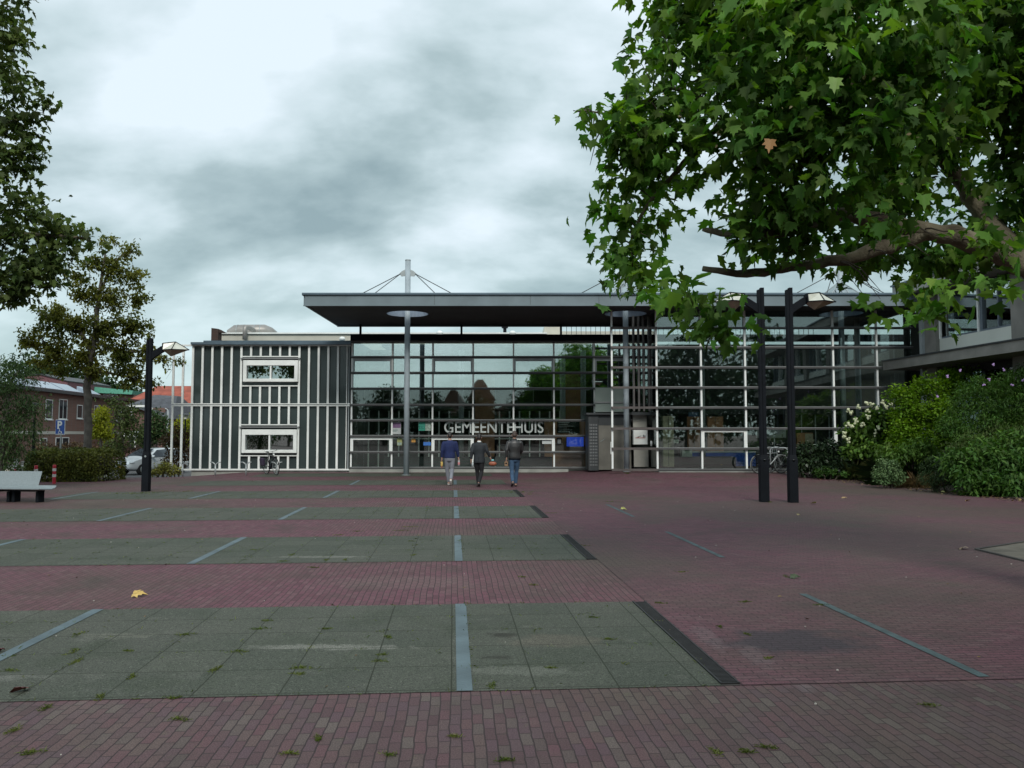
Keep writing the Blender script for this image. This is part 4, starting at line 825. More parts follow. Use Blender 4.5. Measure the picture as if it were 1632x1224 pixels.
pt_ = tree('plane_tree', 'big plane tree hanging its leafy branches over the upper right corner', (tb.x, tb.y, 0), pb, 32000, .135, PLANE, Lplane,
  [[(tb.x+.1, tb.y, -.1, .36), (tb.x, tb.y, 1.3, .29), q(1765,520,8.2,.25), q(1720,470,8.2,.2)],
   [q(1730,475,8.2,.18), q(1640,425,8.1,.12), q(1570,392,8.0,.105), q(1480,368,7.9,.09), q(1400,350,7.8,.075), q(1330,342,7.7,.06), q(1270,345,7.6,.05)],
   [q(1480,368,7.9,.10), q(1400,395,7.9,.07), q(1335,415,7.9,.055), q(1260,425,7.9,.048), q(1190,436,7.9,.04), q(1120,428,7.9,.025)],
   [q(1330,342,7.7,.06), q(1230,372,7.6,.045), q(1175,374,7.6,.035), q(1120,365,7.7,.022)],
   [q(1640,425,8.1,.14), q(1560,330,8.4,.10), q(1500,250,8.4,.07), q(1400,150,7.9,.05), q(1330,60,7.2,.03)],
   [q(1500,250,8.4,.05), q(1560,190,8.5,.045), q(1610,100,8.4,.03)], [q(1720,470,8.2,.18), q(1750,300,8.2,.13), q(1720,80,8.2,.09), q(1600,-100,8,.05)],
   [q(1270,345,7.6,.045), q(1200,270,7.5,.035), q(1160,190,7.4,.03), q(1070,140,7.5,.02), q(1000,180,7.5,.012), q(930,176,7.3,.006)],
   [q(1160,190,7.4,.03), q(1130,215,7.6,.03), q(1090,260,7.7,.03), q(1030,330,7.8,.018), q(1000,400,7.9,.01)]],
  bark, per=10, spread=.13, shell=.42, droop=-.75, jit=.55)
p_, d_ = sample(pb[:26], 320, 4, .05, .25); m_ = mat('seed_cluster', (.28, .24, .13), .8, var=.4, island=.4)
leaves('seed_clusters', p_, RNG.uniform(0, 6.28, len(p_)), RNG.uniform(-1, 1, len(p_)), RNG.uniform(0, 3, len(p_)), RNG.uniform(.02, .05, len(p_)), OVAL, m_, pt_)['kind'] = 'stuff'
for (px, py, Y, s, c, nm) in ((1228, 222, 6.1, .11, (.36, .20, .08), 'dead_leaf'), (1332, 124, 5.7, .12, (.19, .32, .07), 'pale_leaf')):
    a = P(px, py, Y); leaves(nm, np.array([a]), np.array([.4]), np.array([-1.3]), np.array([.5]), np.array([s]), PLANE, mat(nm + '_m', c, .6, var=.2), pt_)
# plane tree at the left edge
lb = PB([(-30,110,14,.85),(-50,-10,14,.9),(25,185,14,.42),(60,160,14,.18),(70,165,14,.12),(20,250,14,.42),(50,240,14,.15),(-20,340,14,.85),(55,365,14,.42),(100,370,14,.26),(140,385,14,.16),(165,392,14,.08),(45,425,14,.46),(90,400,14,.30),(75,435,14,.22),(5,455,14,.36),(120,380,14,.22),(75,330,14,.16),(20,60,14,.25),(-200,200,14,2.0),(-300,-100,14,2),(-260,420,14,1.2),(-450,150,14,2),(15,490,14,.08),(-100,440,14,.5)])
lb = [tuple(Vector((0, 0, CAM_H)) + (Vector(b[:3]) - Vector((0, 0, CAM_H))) * 22 / 14) + (b[3] * 22 / 14,) for b in lb]
tb = P(-260, 700, 22)
tree('plane_tree', 'dark plane tree entering from the left edge of the picture', (tb.x, tb.y, 0), lb, 27000, .20, PLANE, Ldark,
  [[(tb.x, 22, -.1, .38), (tb.x, 22, 2.5, .32), q(-260,350,22,.26), q(-250,100,22,.16)], [q(-255,450,22,.18), q(-100,400,22,.13), q(20,375,22,.07), q(140,380,22,.03)], [q(-258,330,22,.16), q(-80,240,22,.10), q(30,190,22,.04)]], bark, per=9, spread=.20, droop=-.7)
# linden behind the hedge
nb = PB([(172,385,34,.32),(205,398,34,.35),(212,440,34,.5),(150,415,34,.5),(182,425,34,.6),(122,440,34,.5),(132,470,34,.75),(178,470,34,.75),(222,478,34,.42),(88,505,34,.8),(120,520,34,.8),(165,525,34,.9),(212,520,34,.75),(48,545,34,.62),(85,560,34,.85),(135,570,34,.8),(190,565,34,.9),(232,560,34,.5),(260,572,34,.3),(282,578,34,.24),(210,597,34,.62),(236,612,34,.36),(266,600,34,.16),(60,578,34,.35),(150,592,34,.5),(100,590,34,.42),(196,405,34,.2)])
x = X_(139, 34); tree('linden_tree', 'olive brown linden tree rising behind the clipped hedge', (x, 34, -.2), nb, 17500, .15, OVAL, Llin,
  [[(x, 34, -.4, .20), (x + .03, 34, 1.5, .16), q(141,600,34,.14), q(150,540,34,.12), q(158,470,34,.08), q(168,400,34,.03)], [q(145,560,34,.09), q(128,530,34,.08), q(100,510,34,.05), q(60,545,34,.02)],
   [q(150,540,34,.07), q(185,560,34,.05), q(230,560,34,.03), q(285,577,34,.012)], [q(158,470,34,.05), q(185,415,34,.03), q(210,402,34,.015)], [q(150,590,34,.06), q(200,600,34,.04), q(235,612,34,.02)]], bark2, per=30, spread=.13, shell=.8, jit=.8)
# bushes and small trees at left
def shrub(name, label, blobs, n, size, tpl, lm, per=10, spread=.1, group=None, cat='shrub', stems=5, **k):
    B = np.array([b[:4] for b in blobs]); cx, cy = B[:, 0].mean(), B[:, 1].mean(); g0 = gz(cx, cy); t = thing(name, label, cat, (cx, cy, g0), group)
    mb = MB()
    for i in range(stems):
        b = blobs[i * len(blobs) // stems]; mb.tube([(cx + (b[0] - cx) * .4 + random.uniform(-.1, .1), cy + (b[1] - cy) * .4, g0 - .05), ((cx + b[0]) / 2, (cy + b[1]) / 2, (g0 + b[2]) / 2), (b[0], b[1], b[2])], [.03, .022, .01], 6)
    mb.build('stems', twig, t)
    crown('foliage', blobs, n, size, tpl, lm, t, per=per, spread=spread, **k)
    return t
Lgreen = leafmat('acacia_green', (.035, .075, .025), (.07, .12, .04), .4, .25); Lhedge = leafmat('hedge_leaf', (.06, .085, .018), (.16, .17, .035), .55, .2)
Lyel = leafmat('yellow_green_leaf', (.22, .27, .02), (.34, .36, .03), .3, .35); Lmid = leafmat('mid_green_leaf', (.05, .08, .025), (.09, .12, .035), .4, .25)
Lred = leafmat('red_brown_leaf', (.06, .04, .022), (.10, .065, .03), .4, .2); Llime = leafmat('lime_leaf', (.10, .21, .012), (.16, .29, .018), .35, .35)
Lbud = leafmat('buddleia_leaf', (.05, .125, .022), (.09, .18, .03), .45, .28); Ldk = leafmat('dark_green_leaf', (.022, .05, .018), (.042, .078, .024), .45, .22); Lrho = leafmat('glossy_dark_leaf', (.016, .034, .016), (.03, .05, .02), .5, .12, rough=.35)
Lvar = leafmat('variegated_leaf', (.10, .18, .07), (.20, .29, .12), .4, .2); Lbam = leafmat('pointed_green_leaf', (.045, .115, .022), (.09, .18, .035), .45, .3); Lgra = leafmat('grass_leaf', (.045, .08, .025), (.12, .13, .05), .4, .3); Lhyd = leafmat('hydrangea_leaf', (.055, .125, .02), (.11, .20, .032), .4, .3)
x = X_(15, 24); tree('feathery_tree', 'small green feathery tree leaning in at the left edge above the bench', (x, 24, 0), PB([(10,600,24,.6),(40,600,24,.35),(20,640,24,.6),(50,650,24,.4),(-10,680,24,.7),(35,690,24,.5),(62,672,24,.18),(5,720,24,.55),(-40,620,24,.9),(68,640,24,.12),(-60,700,24,.9),(25,575,24,.14)]),
   13000, .13, LANCE, Lgreen, [[(x - .3, 24, -.1, .1), (x - .2, 24, 1.2, .08), q(15,620,24,.05), q(30,590,24,.02)], [q(5,680,24,.04), q(60,655,24,.015)]], bark2, per=14, spread=.15, droop=-.5)
shrub('bush', 'grey green bush low behind the bench at far left', PB([(-20,745,25,.5),(15,735,26,.3),(-60,740,25,.6),(30,748,27.5,.16)]), 1500, .10, OVAL, Lmid)
# clipped hedge
def boxhedge(name, label, x0, x1, y0, y1, z1, n, size, lm, tpl=OVAL, cat='hedge', z0=0):
    t = thing(name, label, cat, ((x0+x1)/2, (y0+y1)/2, gz((x0+x1)/2, (y0+y1)/2)))
    core = MB(); core.ball(((x0+x1)/2, (y0+y1)/2, z1*.47), ((x1-x0)*.46, (y1-y0)*.44, z1*.47), 16, 8).build('inner_twigs', twig, t)
    pts = []
    while len(pts) < n:
        f = random.random(); u, v, w = random.random(), random.random(), random.random()
        if f < .5: p = [u, random.choice((0, 0, 0, 1)), w]
        elif f < .82: p = [u, v, 1]
        else: p = [random.choice((0, 1)), v, w]
        c = [2 * p[0] - 1, 2 * p[1] - 1, max(0, 2 * p[2] - 1)]; r = (abs(c[0])**5 + abs(c[1])**5 + abs(c[2])**5) ** .2
        if r > 1: c = [a / r for a in c]
        zz_ = p[2] if p[2] < .5 else .5 + c[2] / 2
        wob = 1 + .07 * math.sin(c[0] * 9 + 1) * math.cos(c[1] * 5); depth = 1 - abs(random.gauss(0, .06))
        pts.append(((x0+x1)/2 + c[0] * (x1-x0)/2 * depth, (y0+y1)/2 + c[1] * (y1-y0)/2 * depth, z0 + zz_ * (z1 - z0) * wob * depth))
    p = np.array(pts); k = len(p); d = p - np.array([(x0+x1)/2, (y0+y1)/2, z1*.4])
    leaves('foliage', p, np.arctan2(-d[:,0], d[:,1]) + RNG.normal(size=k)*.9, -.5 + RNG.normal(size=k)*.7, RNG.normal(size=k)*.6, size * RNG.uniform(.6, 1.2, k), tpl, lm, t); return t
boxhedge('clipped_hedge', 'clipped low green hedge with yellowish leaves behind the left lamp post', X_(58, 30), X_(203, 30.8), 28.9, 31.2, 1.15, 14000, .085, Lhedge)
def small_tree(name, label, px, Y, blobs, n, size, lm, tpl=OVAL, group=None, cat='tree', r=.06, **k):
    x = X_(px, Y); g0 = gz(x, Y); t = thing(name, label, cat, (x, Y, g0), group); B = PB(blobs); zt = max(b[2] for b in B)
    limbs(MB(), [[(x, Y, g0 - .1, r), (x + .05, Y, (g0 + zt) * .45, r * .8), (x, Y, zt * .8, r * .3)], [(x, Y, (g0 + zt) * .4, r * .6), (B[0][0], B[0][1], B[0][2], r * .2)], [(x, Y, (g0 + zt) * .45, r * .6), (B[-1][0], B[-1][1], B[-1][2], r * .2)]], 7).build('trunk', bark2, t, smooth=True)
    crown('crown', B, n, size, tpl, lm, t, **k); return t
small_tree('yellow_tree', 'bright yellow green young tree between the hedge and brick house', 160, 42, [(160,668,42,.45),(162,685,42,.45),(152,690,42,.3),(170,693,42,.28),(163,655,42,.28)], 2600, .12, Lyel, per=8, spread=.1)
small_tree('garden_tree', 'loose olive green tree right of the yellow tree', 195, 48, [(195,650,48,.7),(190,680,48,.8),(205,665,48,.7),(215,690,48,.7),(185,705,48,.7),(180,640,48,.4)], 3000, .16, Lmid, per=8, spread=.2, group='garden trees behind the car')
small_tree('garden_tree', 'fresh green tree behind the left lamp post', 240, 50, [(238,690,50,.7),(255,680,50,.6),(248,665,50,.55),(262,700,50,.6),(228,700,50,.5)], 3000, .16, Lgreen, per=8, spread=.2, group='garden trees behind the car')
small_tree('garden_tree', 'yellowish tree seen through the open white frame', 288, 55, [(285,685,55,.6),(296,675,55,.5),(290,700,55,.7)], 1600, .16, Lyel, per=8, spread=.2, group='garden trees behind the car')
shrub('red_bush', 'reddish brown bush behind the open end of the white frame', PB([(275,705,39,.55),(262,700,39,.3),(290,700,39,.55),(282,730,38.5,.5),(268,735,38.5,.3),(300,725,39,.5),(285,685,39,.3)]), 2800, .11, OVAL, Lred)
shrub('yellow_bush', 'low yellow green bush at the foot of the white frame', PB([(262,745,35,.26),(250,750,35,.16),(278,748,35,.22),(243,754,35,.10)]), 1300, .09, OVAL, Lyel_ := leafmat('olive_yellow_leaf', (.14, .16, .03), (.22, .22, .05), .4, .25))
shrub('garden_hedge', 'reddish garden hedge in front of the brick house', PB([(60 + 14*i, 714, 52, .45) for i in range(12)]), 3600, .13, OVAL, Lred, cat='hedge', stems=8)
for i, (px, py, Y, r, lab) in enumerate(((50,592,130,3.5,'far dark tree left above the purple house'),(125,598,135,4,'far dark tree behind the linden trunk'),(165,612,135,2.6,'far dark tree above the green roof'),(90,590,140,3,'far dark tree over the purple gable'),(205,622,140,2,'far low dark tree beside the red roof'))):
    small_tree('distant_tree', lab, px, Y, [(px,py,Y,r),(px-12,py+8,Y,r*.7),(px+12,py+9,Y,r*.7),(px,py+18,Y,r*.9)], 1400, .7, Ldk, r=.3, per=5, spread=.6, group='distant trees above the roofs')
# the planted bed at the right
def bed():
    pts = [P(1285,756,1), 0]; e = [GP(1288,757), GP(1345,763), GP(1400,770), GP(1470,778), GP(1550,788), GP(1632,797), GP(1760,815)]
    vs = [(p.x, p.y, gz(p.x, p.y) + .02) for p in e] + [(p.x + 7 , p.y + 5.5 if i > 1 else 32.4, .25) for i, p in enumerate(e)]
    n = len(e); me = bpy.data.meshes.new('flower_bed'); me.from_pydata(vs, [], [(i, i+1, n+i+1, n+i) for i in range(n-1)]); me.materials.append(soil); tag(link('flower_bed', me), kind='structure')
bed()
shrub('hydrangea', 'tall hydrangea with white flower heads at the corner of the glass block', PB([(1370,690,30.5,.55),(1400,670,30.5,.5),(1385,720,30,.5),(1420,700,30.5,.5),(1355,720,30,.3),(1400,735,30,.4),(1425,665,30.8,.3)]), 5600, .17, OVAL, Lhyd, per=8)
hy = COL.objects.get('hydrangea')
for (px, py) in ((1352,652),(1357,658),(1368,650),(1381,643),(1387,645),(1398,650),(1408,641),(1410,649),(1364,672),(1384,666),(1352,676),(1358,680),(1374,676),(1346,690),(1345,697),(1395,690),(1352,703),(1383,655),(1400,682),(1422,644)):
    c = P(px, py, 29.85); mb = MB()
    for k in range(7): mb.ball(c + Vector([random.gauss(0, .035), random.gauss(0, .03), random.gauss(0, .045)]), .045, 6, 4)
    mb.build('flower_head', mat('cream_petals', (.55, .58, .38), .7, var=.15, scale=10), hy)
shrub('lime_shrub', 'big lime green shrub in front of the office wing', PB([(1440,630,28.5,.4),(1475,618,28.5,.42),(1450,665,28.3,.6),(1490,655,28.3,.6),(1520,615,28.8,.5),(1530,595,29,.3),(1545,600,29,.3),(1510,600,29,.28),(1440,690,28,.5),(1470,705,27.8,.55),(1510,690,28,.6),(1445,720,27.6,.4),(1420,630,28.5,.22),(1555,620,29,.4)]), 17000, .11, OVAL, Llime, per=14, spread=.11, droop=-.1, shell=.35)
shrub('purple_flowered_shrub', 'large dark green shrub with sparse purple flowers at the right edge', PB([(1560,630,25.5,.6),(1600,620,25.5,.6),(1570,670,25.2,.7),(1620,660,25.2,.8),(1530,650,25.7,.4),(1520,680,25.5,.4),(1640,610,25.5,.6),(1540,700,25,.5),(1600,700,25,.7),(1660,680,25,.9)]), 30000, .12, LANCE, Lbud, per=26, spread=.10, shell=.35, droop=-.3)
sh = COL.objects.get('purple_flowered_shrub'); mb = MB()
for (px, py) in ((1510,600),(1530,591),(1583,580),(1577,605),(1614,614),(1600,590),(1494,632),(1568,612),(1630,606)):
    c = P(px, py, 24.9)
    for k in range(5): mb.ball(c + Vector([random.gauss(0, .02), 0, random.gauss(0, .02)]), .026, 6, 4)
mb.build('flowers', mat('lilac_petals', (.42, .28, .55), .7), sh)
shrub('dark_evergreen', 'low dark glossy evergreen just right of the twin lamp posts', PB([(1290,725,30.5,.5),(1320,722,30.5,.5),(1345,728,30.5,.45),(1282,742,30,.35),(1310,742,29.8,.4),(1340,743,29.8,.35),(1270,728,30.8,.35)]), 6500, .12, OVAL, Lrho, per=10, spread=.09, shell=.35)
def grassclump(label, px, py, r, h, n, lm=None, name='grass_clump'):
    g = GP(px, py); t = thing(name, label, 'ornamental grass', tuple(g), 'grass clumps in the flower bed'); a = RNG.uniform(0, 6.28, n); rr = RNG.random(n) ** .5 * r * .35
    p = np.stack([g.x + rr*np.cos(a), g.y + .35 + rr*np.sin(a), np.full(n, g.z)], 1)
    leaves('blades', p, a - math.pi/2 + RNG.normal(size=n)*.4, RNG.uniform(.5, 1.5, n), RNG.normal(size=n)*.2, h * RNG.uniform(.6, 1.15, n), BLADE * np.array([.55, 1, 1.6]), lm or Lgra, t)
    MB().ball((g.x, g.y + .35, g.z), (r*.4, r*.4, .08), 10, 6).build('root_tuft', twig, t)
grassclump('arching green grass clump left of the variegated bush', 1368, 763, 1.1, .75, 1100); grassclump('second grass clump further back beside the first', 1390, 762, .8, .6, 700)
grassclump('dark fine grass clump right of the variegated bush', 1462, 773, 1.1, .95, 1300, Ldk); grassclump('straw coloured dry grass tuft in the bed', 1470, 778, .6, .5, 500, leafmat('straw_leaf', (.20, .15, .08), (.30, .22, .11), .3, .3))
shrub('variegated_bush', 'round pale variegated bush at the edge of the bed', PB([(1415,750,25.6,.40),(1405,758,25.4,.22),(1427,760,25.4,.24)]), 2600, .07, OVAL, Lvar, per=8, spread=.05, shell=.2)
shrub('dwarf_conifer', 'dark rounded clipped bush between dry grass and pointed leaved plants', PB([(1490,752,23.9,.48),(1510,745,24,.45),(1478,765,23.8,.24),(1500,770,23.6,.3)]), 5200, .06, LANCE, Ldk, per=12, spread=.05, shell=.2)
shrub('pointed_leaf_shrub', 'broad mass of pointed leaved green plants at the right edge', PB([(1530,740,22.9,.42),(1560,735,23,.5),(1600,745,22.7,.5),(1640,740,22.6,.6),(1545,770,22.4,.34),(1580,772,22.2,.38),(1615,775,21.9,.4),(1660,780,21.7,.5),(1575,715,23.5,.4),(1620,710,23.5,.5)]), 11000, .17, LANCE * np.array([1.5, 1, 1]), Lbam, per=9, spread=.10, shell=.3, droop=-.35)
shrub('spreading_juniper', 'fine feathery spreading evergreen above the pointed leaved plants', PB([(1560,700,24.3,.45),(1600,690,24.3,.45),(1640,690,24.3,.5),(1530,712,24.3,.3),(1580,705,24,.4),(1625,712,24,.4)]), 5200, .10, LANCE, Lbam2 := leafmat('juniper_leaf', (.045, .085, .018), (.08, .12, .03), .35, .2), per=14, spread=.12, shell=.3, flat=.6)
shrub('bright_leaf_shrub', 'bright green long leaved shrub in the middle of the bed', PB([(1445,718,26.8,.3),(1465,712,26.8,.32),(1430,728,26.6,.25),(1480,722,26.6,.3),(1410,722,27.4,.35),(1420,740,27,.3)]), 2400, .17, LANCE * np.array([1.4, 1, 1]), Lhyd, per=8)
shrub('ground_creeper', 'low fresh green creeper at the near edge of the bed below the evergreen', PB([(1305,752,29.3,.14),(1325,753,29.2,.12),(1345,755,29,.12),(1318,750,29.6,.16)]), 900, .07, OVAL, Lbam, spread=.05, stems=3)
# trees and houses across the square, behind the camera, that the glass front mirrors
for i, (x, y, s) in enumerate(((-34,-52,1.05),(-27,-56,.98),(-19,-50,1.0),(-12.5,-53,.92),(-5.5,-50,.85),(2,-52,.95),(10,-50,1.1),(16,-9,1.25),(24,-14,1.4),(12,-24,1.35))):
    B = [(x,y,6.2*s,2.6*s),(x-1.8*s,y,4.8*s,2.0*s),(x+1.8*s,y+.4,5*s,2.0*s),(x,y+1,3.2*s,2.6*s),(x+.6,y,7.8*s,1.3*s),(x-2.2*s,y,2.6*s,1.8*s),(x+2.4*s,y,2.6*s,1.8*s)]
    t = thing('square_tree', 'tree across the square mirrored in the glass, %s' % ['left end of the far row', 'second of the far row', 'third of the far row', 'left of the gabled houses', 'just in front of the tall gabled house', 'right of the tall gabled house', 'right end of the far row', 'big one nearest the right glass block', 'biggest one at the far right', 'between the near big ones'][i], 'tree', (x, y, 0), 'trees mirrored in the glass front')
    limbs(MB(), [[(x,y,-.1,.22),(x,y,2.5,.18),(x,y,6*s,.08)],[(x,y,3,.1),(x+1.5*s,y,5*s,.04)],[(x,y,3,.1),(x-1.5*s,y,5*s,.04)]]).build('trunk', bark2, t, smooth=True)
    crown('crown', B, 5200, .5, OVAL, Ldk, t, per=8, spread=.45, shell=.6)
x, y = 5.2, -5.5
B = [(x,y,5.6,2.2),(x-2,y-.5,5.0,1.6),(x+2,y,5.2,1.8),(x-.5,y-2,5.2,1.8),(x,y,7.6,1.6),(x-2.4,y-.6,6.6,1.2),(x+2.2,y,7,1.4)]
tree('plane_tree', 'second plane tree of the row, behind the photographer, mirrored in the glass', (x, y, 0), B, 11000, .26, PLANE, Ldark, [[(x,y,-.1,.32),(x,y,2.6,.26),(x,y,6,.14),(x,y,8,.05)],[(x,y,2.8,.15),(x-2.4,y-.5,5.4,.06)],[(x,y,2.8,.15),(x+2.2,y,5.4,.06)],[(x,y,3,.15),(x-.4,y-2.2,5,.06)]], bark, per=8, spread=.2)

# ================================================================== HOUSES BEHIND, AT LEFT
redbrick = brickmat('house_brick', .22, .07, .01, [(.17, .085, .06), (.23, .115, .085), (.20, .10, .08)], (.17, .145, .125), 0, rotx=R(90), stains=((.3, .5, .7, (.15, .10, .085), .5),), bump=.2)
purple = mat('plum_brick', (.155, .075, .085), .85, var=.15, scale=1.5); rooft = mat('red_tiles', (.30, .075, .045), .8, var=.3, scale=1.2, bump=.6, bscale=9); slate = mat('dark_slate_roof', (.06, .065, .075), .6, var=.35, scale=3, bump=.7, bscale=8)
greenr = mat('copper_green_trim', (.10, .34, .24), .6, var=.15); glassd = mat('dark_window_pane', (.03, .035, .04), .08, var=.3, spec=.8); solar = mat('solar_panel', (.30, .36, .44), .15, .2, var=.1, scale=.5); orange = mat('ochre_trim', (.55, .24, .05), .6)
def house_frame(pxa, Ya, pxb, Yb):
    a = Vector((X_(pxa, Ya), Ya, 0)); b = Vector((X_(pxb, Yb), Yb, 0)); d = (b - a).normalized(); n = Vector((d.y, -d.x, 0))
    if n.dot(-a) > 0: n = -n   # n points away from the camera
    return a, b, d, Matrix(((d.x, n.x, 0, a.x), (d.y, n.y, 0, a.y), (0, 0, 1, 0), (0, 0, 0, 1))), (b - a).length
def winbox(M, t, x0, x1, z0, z1, fr=None, y=-.0, part='window', split=1, sill=True):
    fr = fr or white; f = MB(M); w = .07
    for q_ in (((x0, y-.05, z0), (x1, y+.05, z0+w)), ((x0, y-.05, z1-w), (x1, y+.05, z1)), ((x0, y-.05, z0+w), (x0+w, y+.05, z1-w)), ((x1-w, y-.05, z0+w), (x1, y+.05, z1-w))): f.box(*q_)
    for i in range(1, split): xm = x0 + (x1-x0)*i/split; f.box((xm-w/2, y-.045, z0+w), (xm+w/2, y+.045, z1-w))
    if sill: f.box((x0-.08, y-.12, z0-.09), (x1+.08, y+.02, z0-.003))
    o = f.build(part, fr, t); MB(M).box((x0+w, y-.02, z0+w), (x1-w, y-.012, z1-w)).build('pane', glassd, o); return o
a, b, d, Mh, Ln = house_frame(20, 66, 232, 98)
bh = thing('brick_house', 'long two storey brick house with flat eave and solar panels behind the linden', 'house', tuple(a)); zt = 5.35
MB(Mh).box((-6, 0, -1), (Ln, 8, zt)).build('wall', redbrick, bh); MB(Mh).box((-6.6, -.6, zt + .003), (Ln + .5, 8.5, zt + .28)).build('roof_edge', anthracite, bh)
MB(Mh).box((-6, -.03, 1.68), (Ln, -.003, 1.95)).build('string_course', cream, bh)
def su(px):   # distance along the facade seen at a pixel column
    k = (px - 816) / FPX; return (a.y * k - a.x) / (d.x - k * d.y)
for (p0, p1, z0, z1, sp) in ((72, 83, 3.0, 4.75, 1), (93.5, 106.5, 3.05, 4.9, 2), (122.5, 131, 3.2, 4.5, 1), (65, 76, -.4, 1.35, 1), (90, 111, -.4, 1.4, 2), (150, 158, 3.1, 4.6, 2), (185, 193, 3.1, 4.6, 2)): winbox(Mh, bh, su(p0), su(p1), z0, z1, split=sp)
for s0, s1 in ((su(47), su(104)), (su(107), su(133)), (su(148), su(163))):
    MB(Mh).add([(s0, .2, zt + .42), (s1, .2, zt + .42), (s1, 1.6, zt + 1.15), (s0, 1.6, zt + 1.15), (s0, .2, zt + .36), (s1, .2, zt + .36), (s1, 1.6, zt + .3), (s0, 1.6, zt + .3)], [(0,1,2,3),(4,7,6,5),(0,4,5,1),(1,5,6,2),(2,6,7,3),(3,7,4,0)]).build('solar_panel', solar, bh)
def simple_block(name, label, cat, Y, poly, depth, m): 
    x = X_(poly[0][0], Y); t = thing(name, label, cat, (x, Y, -.5)); MB().prism([(X_(p[0], Y), Z_(p[1], Y)) for p in poly], 'y', Y, Y + depth).build('wall', m, t); return t
Y = 112; t = simple_block('plum_house', 'plum coloured gabled house rising above the brick house', 'house', Y, [(28,735),(28,612),(36,598),(62,597),(105,608),(105,735)], 12, purple)
MB().prism([(X_(p[0], Y), Z_(p[1], Y)) for p in ((27,612),(36,596.6),(62,595.6),(106,606.8),(106,608.2),(62,597.4),(36,598.4),(28,613))], 'y', Y - .2, Y + 12).build('roof_trim', anthracite, t)
MB().box((X_(63, Y), Y - .1, Z_(622, Y)), (X_(95, Y), Y - .01, Z_(613.5, Y))).build('window', mat('magenta_tinted_glass', (.13, .03, .12), .2), t)
Y = 118; t = simple_block('ochre_trim_house', 'small block with an ochre roof trim beside the plum house', 'house', Y, [(105.5,735),(105.5,612),(131,612),(131,735)], 8, purple)
MB().box((X_(105.5, Y), Y - .6, Z_(615, Y)), (X_(131, Y), Y - .01, Z_(611, Y))).build('roof_trim', orange, t); MB().box((X_(108, Y), Y - .1, Z_(625, Y)), (X_(118, Y), Y - .01, Z_(617, Y))).build('window', glassd, t); MB().box((X_(122, Y), Y - .1, Z_(625, Y)), (X_(125, Y), Y - .01, Z_(616, Y))).build('door', cream, t)
Y = 120; t = simple_block('green_roof_house', 'terrace with copper green roof edge left of the red roof', 'house', Y, [(146,735),(146,625),(212,628),(212,735)], 10, redbrick)
MB().prism([(X_(p[0], Y), Z_(p[1], Y)) for p in ((145,626),(145,619),(152,617),(214,623),(212,629))], 'y', Y - .8, Y + 10).build('roof', greenr, t)
for p0 in (164, 172, 180): o = MB().box((X_(p0, Y), Y - .3, Z_(637, Y)), (X_(p0 + 7, Y), Y - .2, Z_(629, Y))).build('window', white, t); MB().box((X_(p0 + 1, Y), Y - .33, Z_(636, Y)), (X_(p0 + 6, Y), Y - .31, Z_(630, Y))).build('pane', glassd, o)
Y = 96; t = simple_block('red_roof_house', 'house with a wide red tiled roof behind the white frame', 'house', Y, [(200,735),(200,642),(420,642),(420,735)], 9, mat('brown_house_brick', (.15, .09, .075), .85, var=.15))
MB().loft([[(X_(196, Y), Y - .5, Z_(642.5, Y)), (X_(425, Y), Y - .5, Z_(642.5, Y)), (X_(425, Y), Y + 9.5, Z_(642.5, Y)), (X_(196, Y), Y + 9.5, Z_(642.5, Y))], [(X_(224, Y), Y + 4, Z_(612, Y)), (X_(425, Y), Y + 4, Z_(612, Y)), (X_(425, Y), Y + 5, Z_(612, Y)), (X_(224, Y), Y + 5, Z_(612, Y))]]).build('roof', rooft, t)
MB().box((X_(275, Y), Y - .55, Z_(652, Y)), (X_(282, Y), Y - .01, Z_(645, Y))).build('dormer', cream, t)
Y = 82; t = simple_block('slate_roof_house', 'house with a dark slate roof and white gutter behind the lamp post', 'house', Y, [(206,735),(206,650),(262,650),(262,735)], 9, mat('brown_house_brick', (.15, .09, .075)))
MB().loft([[(X_(205, Y), Y - .6, Z_(646, Y)), (X_(276, Y), Y - .6, Z_(668, Y)), (X_(276, Y), Y + 9, Z_(668, Y)), (X_(205, Y), Y + 9, Z_(646, Y))], [(X_(224, Y), Y + 3, Z_(627, Y)), (X_(262, Y), Y + 3, Z_(629, Y)), (X_(262, Y), Y + 4, Z_(629, Y)), (X_(224, Y), Y + 4, Z_(627, Y))]]).build('roof', slate, t)
MB().box((X_(205, Y), Y - .75, Z_(649, Y)), (X_(245, Y), Y - .62, Z_(646, Y))).build('gutter', white, t)
for p0, p1 in ((208, 212), (238, 243)): MB().box((X_(p0, Y), Y - .1, Z_(664, Y)), (X_(p1, Y), Y - .01, Z_(650, Y))).build('white_frame', white, t)
Y = 66; t = simple_block('garden_shed', 'small brick outbuilding with a white rounded roof edge and dark door', 'shed', Y, [(196,735),(196,696),(219,696),(219,735)], 4, mat('shed_brick', (.13, .075, .07), .85, var=.15))
MB().prism([(X_(p[0], Y), Z_(p[1], Y)) for p in ((198,696),(199,690),(203,687),(214,687),(218,690),(219.5,696))], 'y', Y - .3, Y + 4).build('roof', white, t); MB().box((X_(206.5, Y), Y - .1, Z_(715, Y)), (X_(215, Y), Y - .01, Z_(696.3, Y))).build('door', glassd, t); MB().box((X_(215, Y), Y - .1, Z_(715, Y)), (X_(217.5, Y), Y - .01, Z_(696.3, Y))).build('door_frame', white, t)
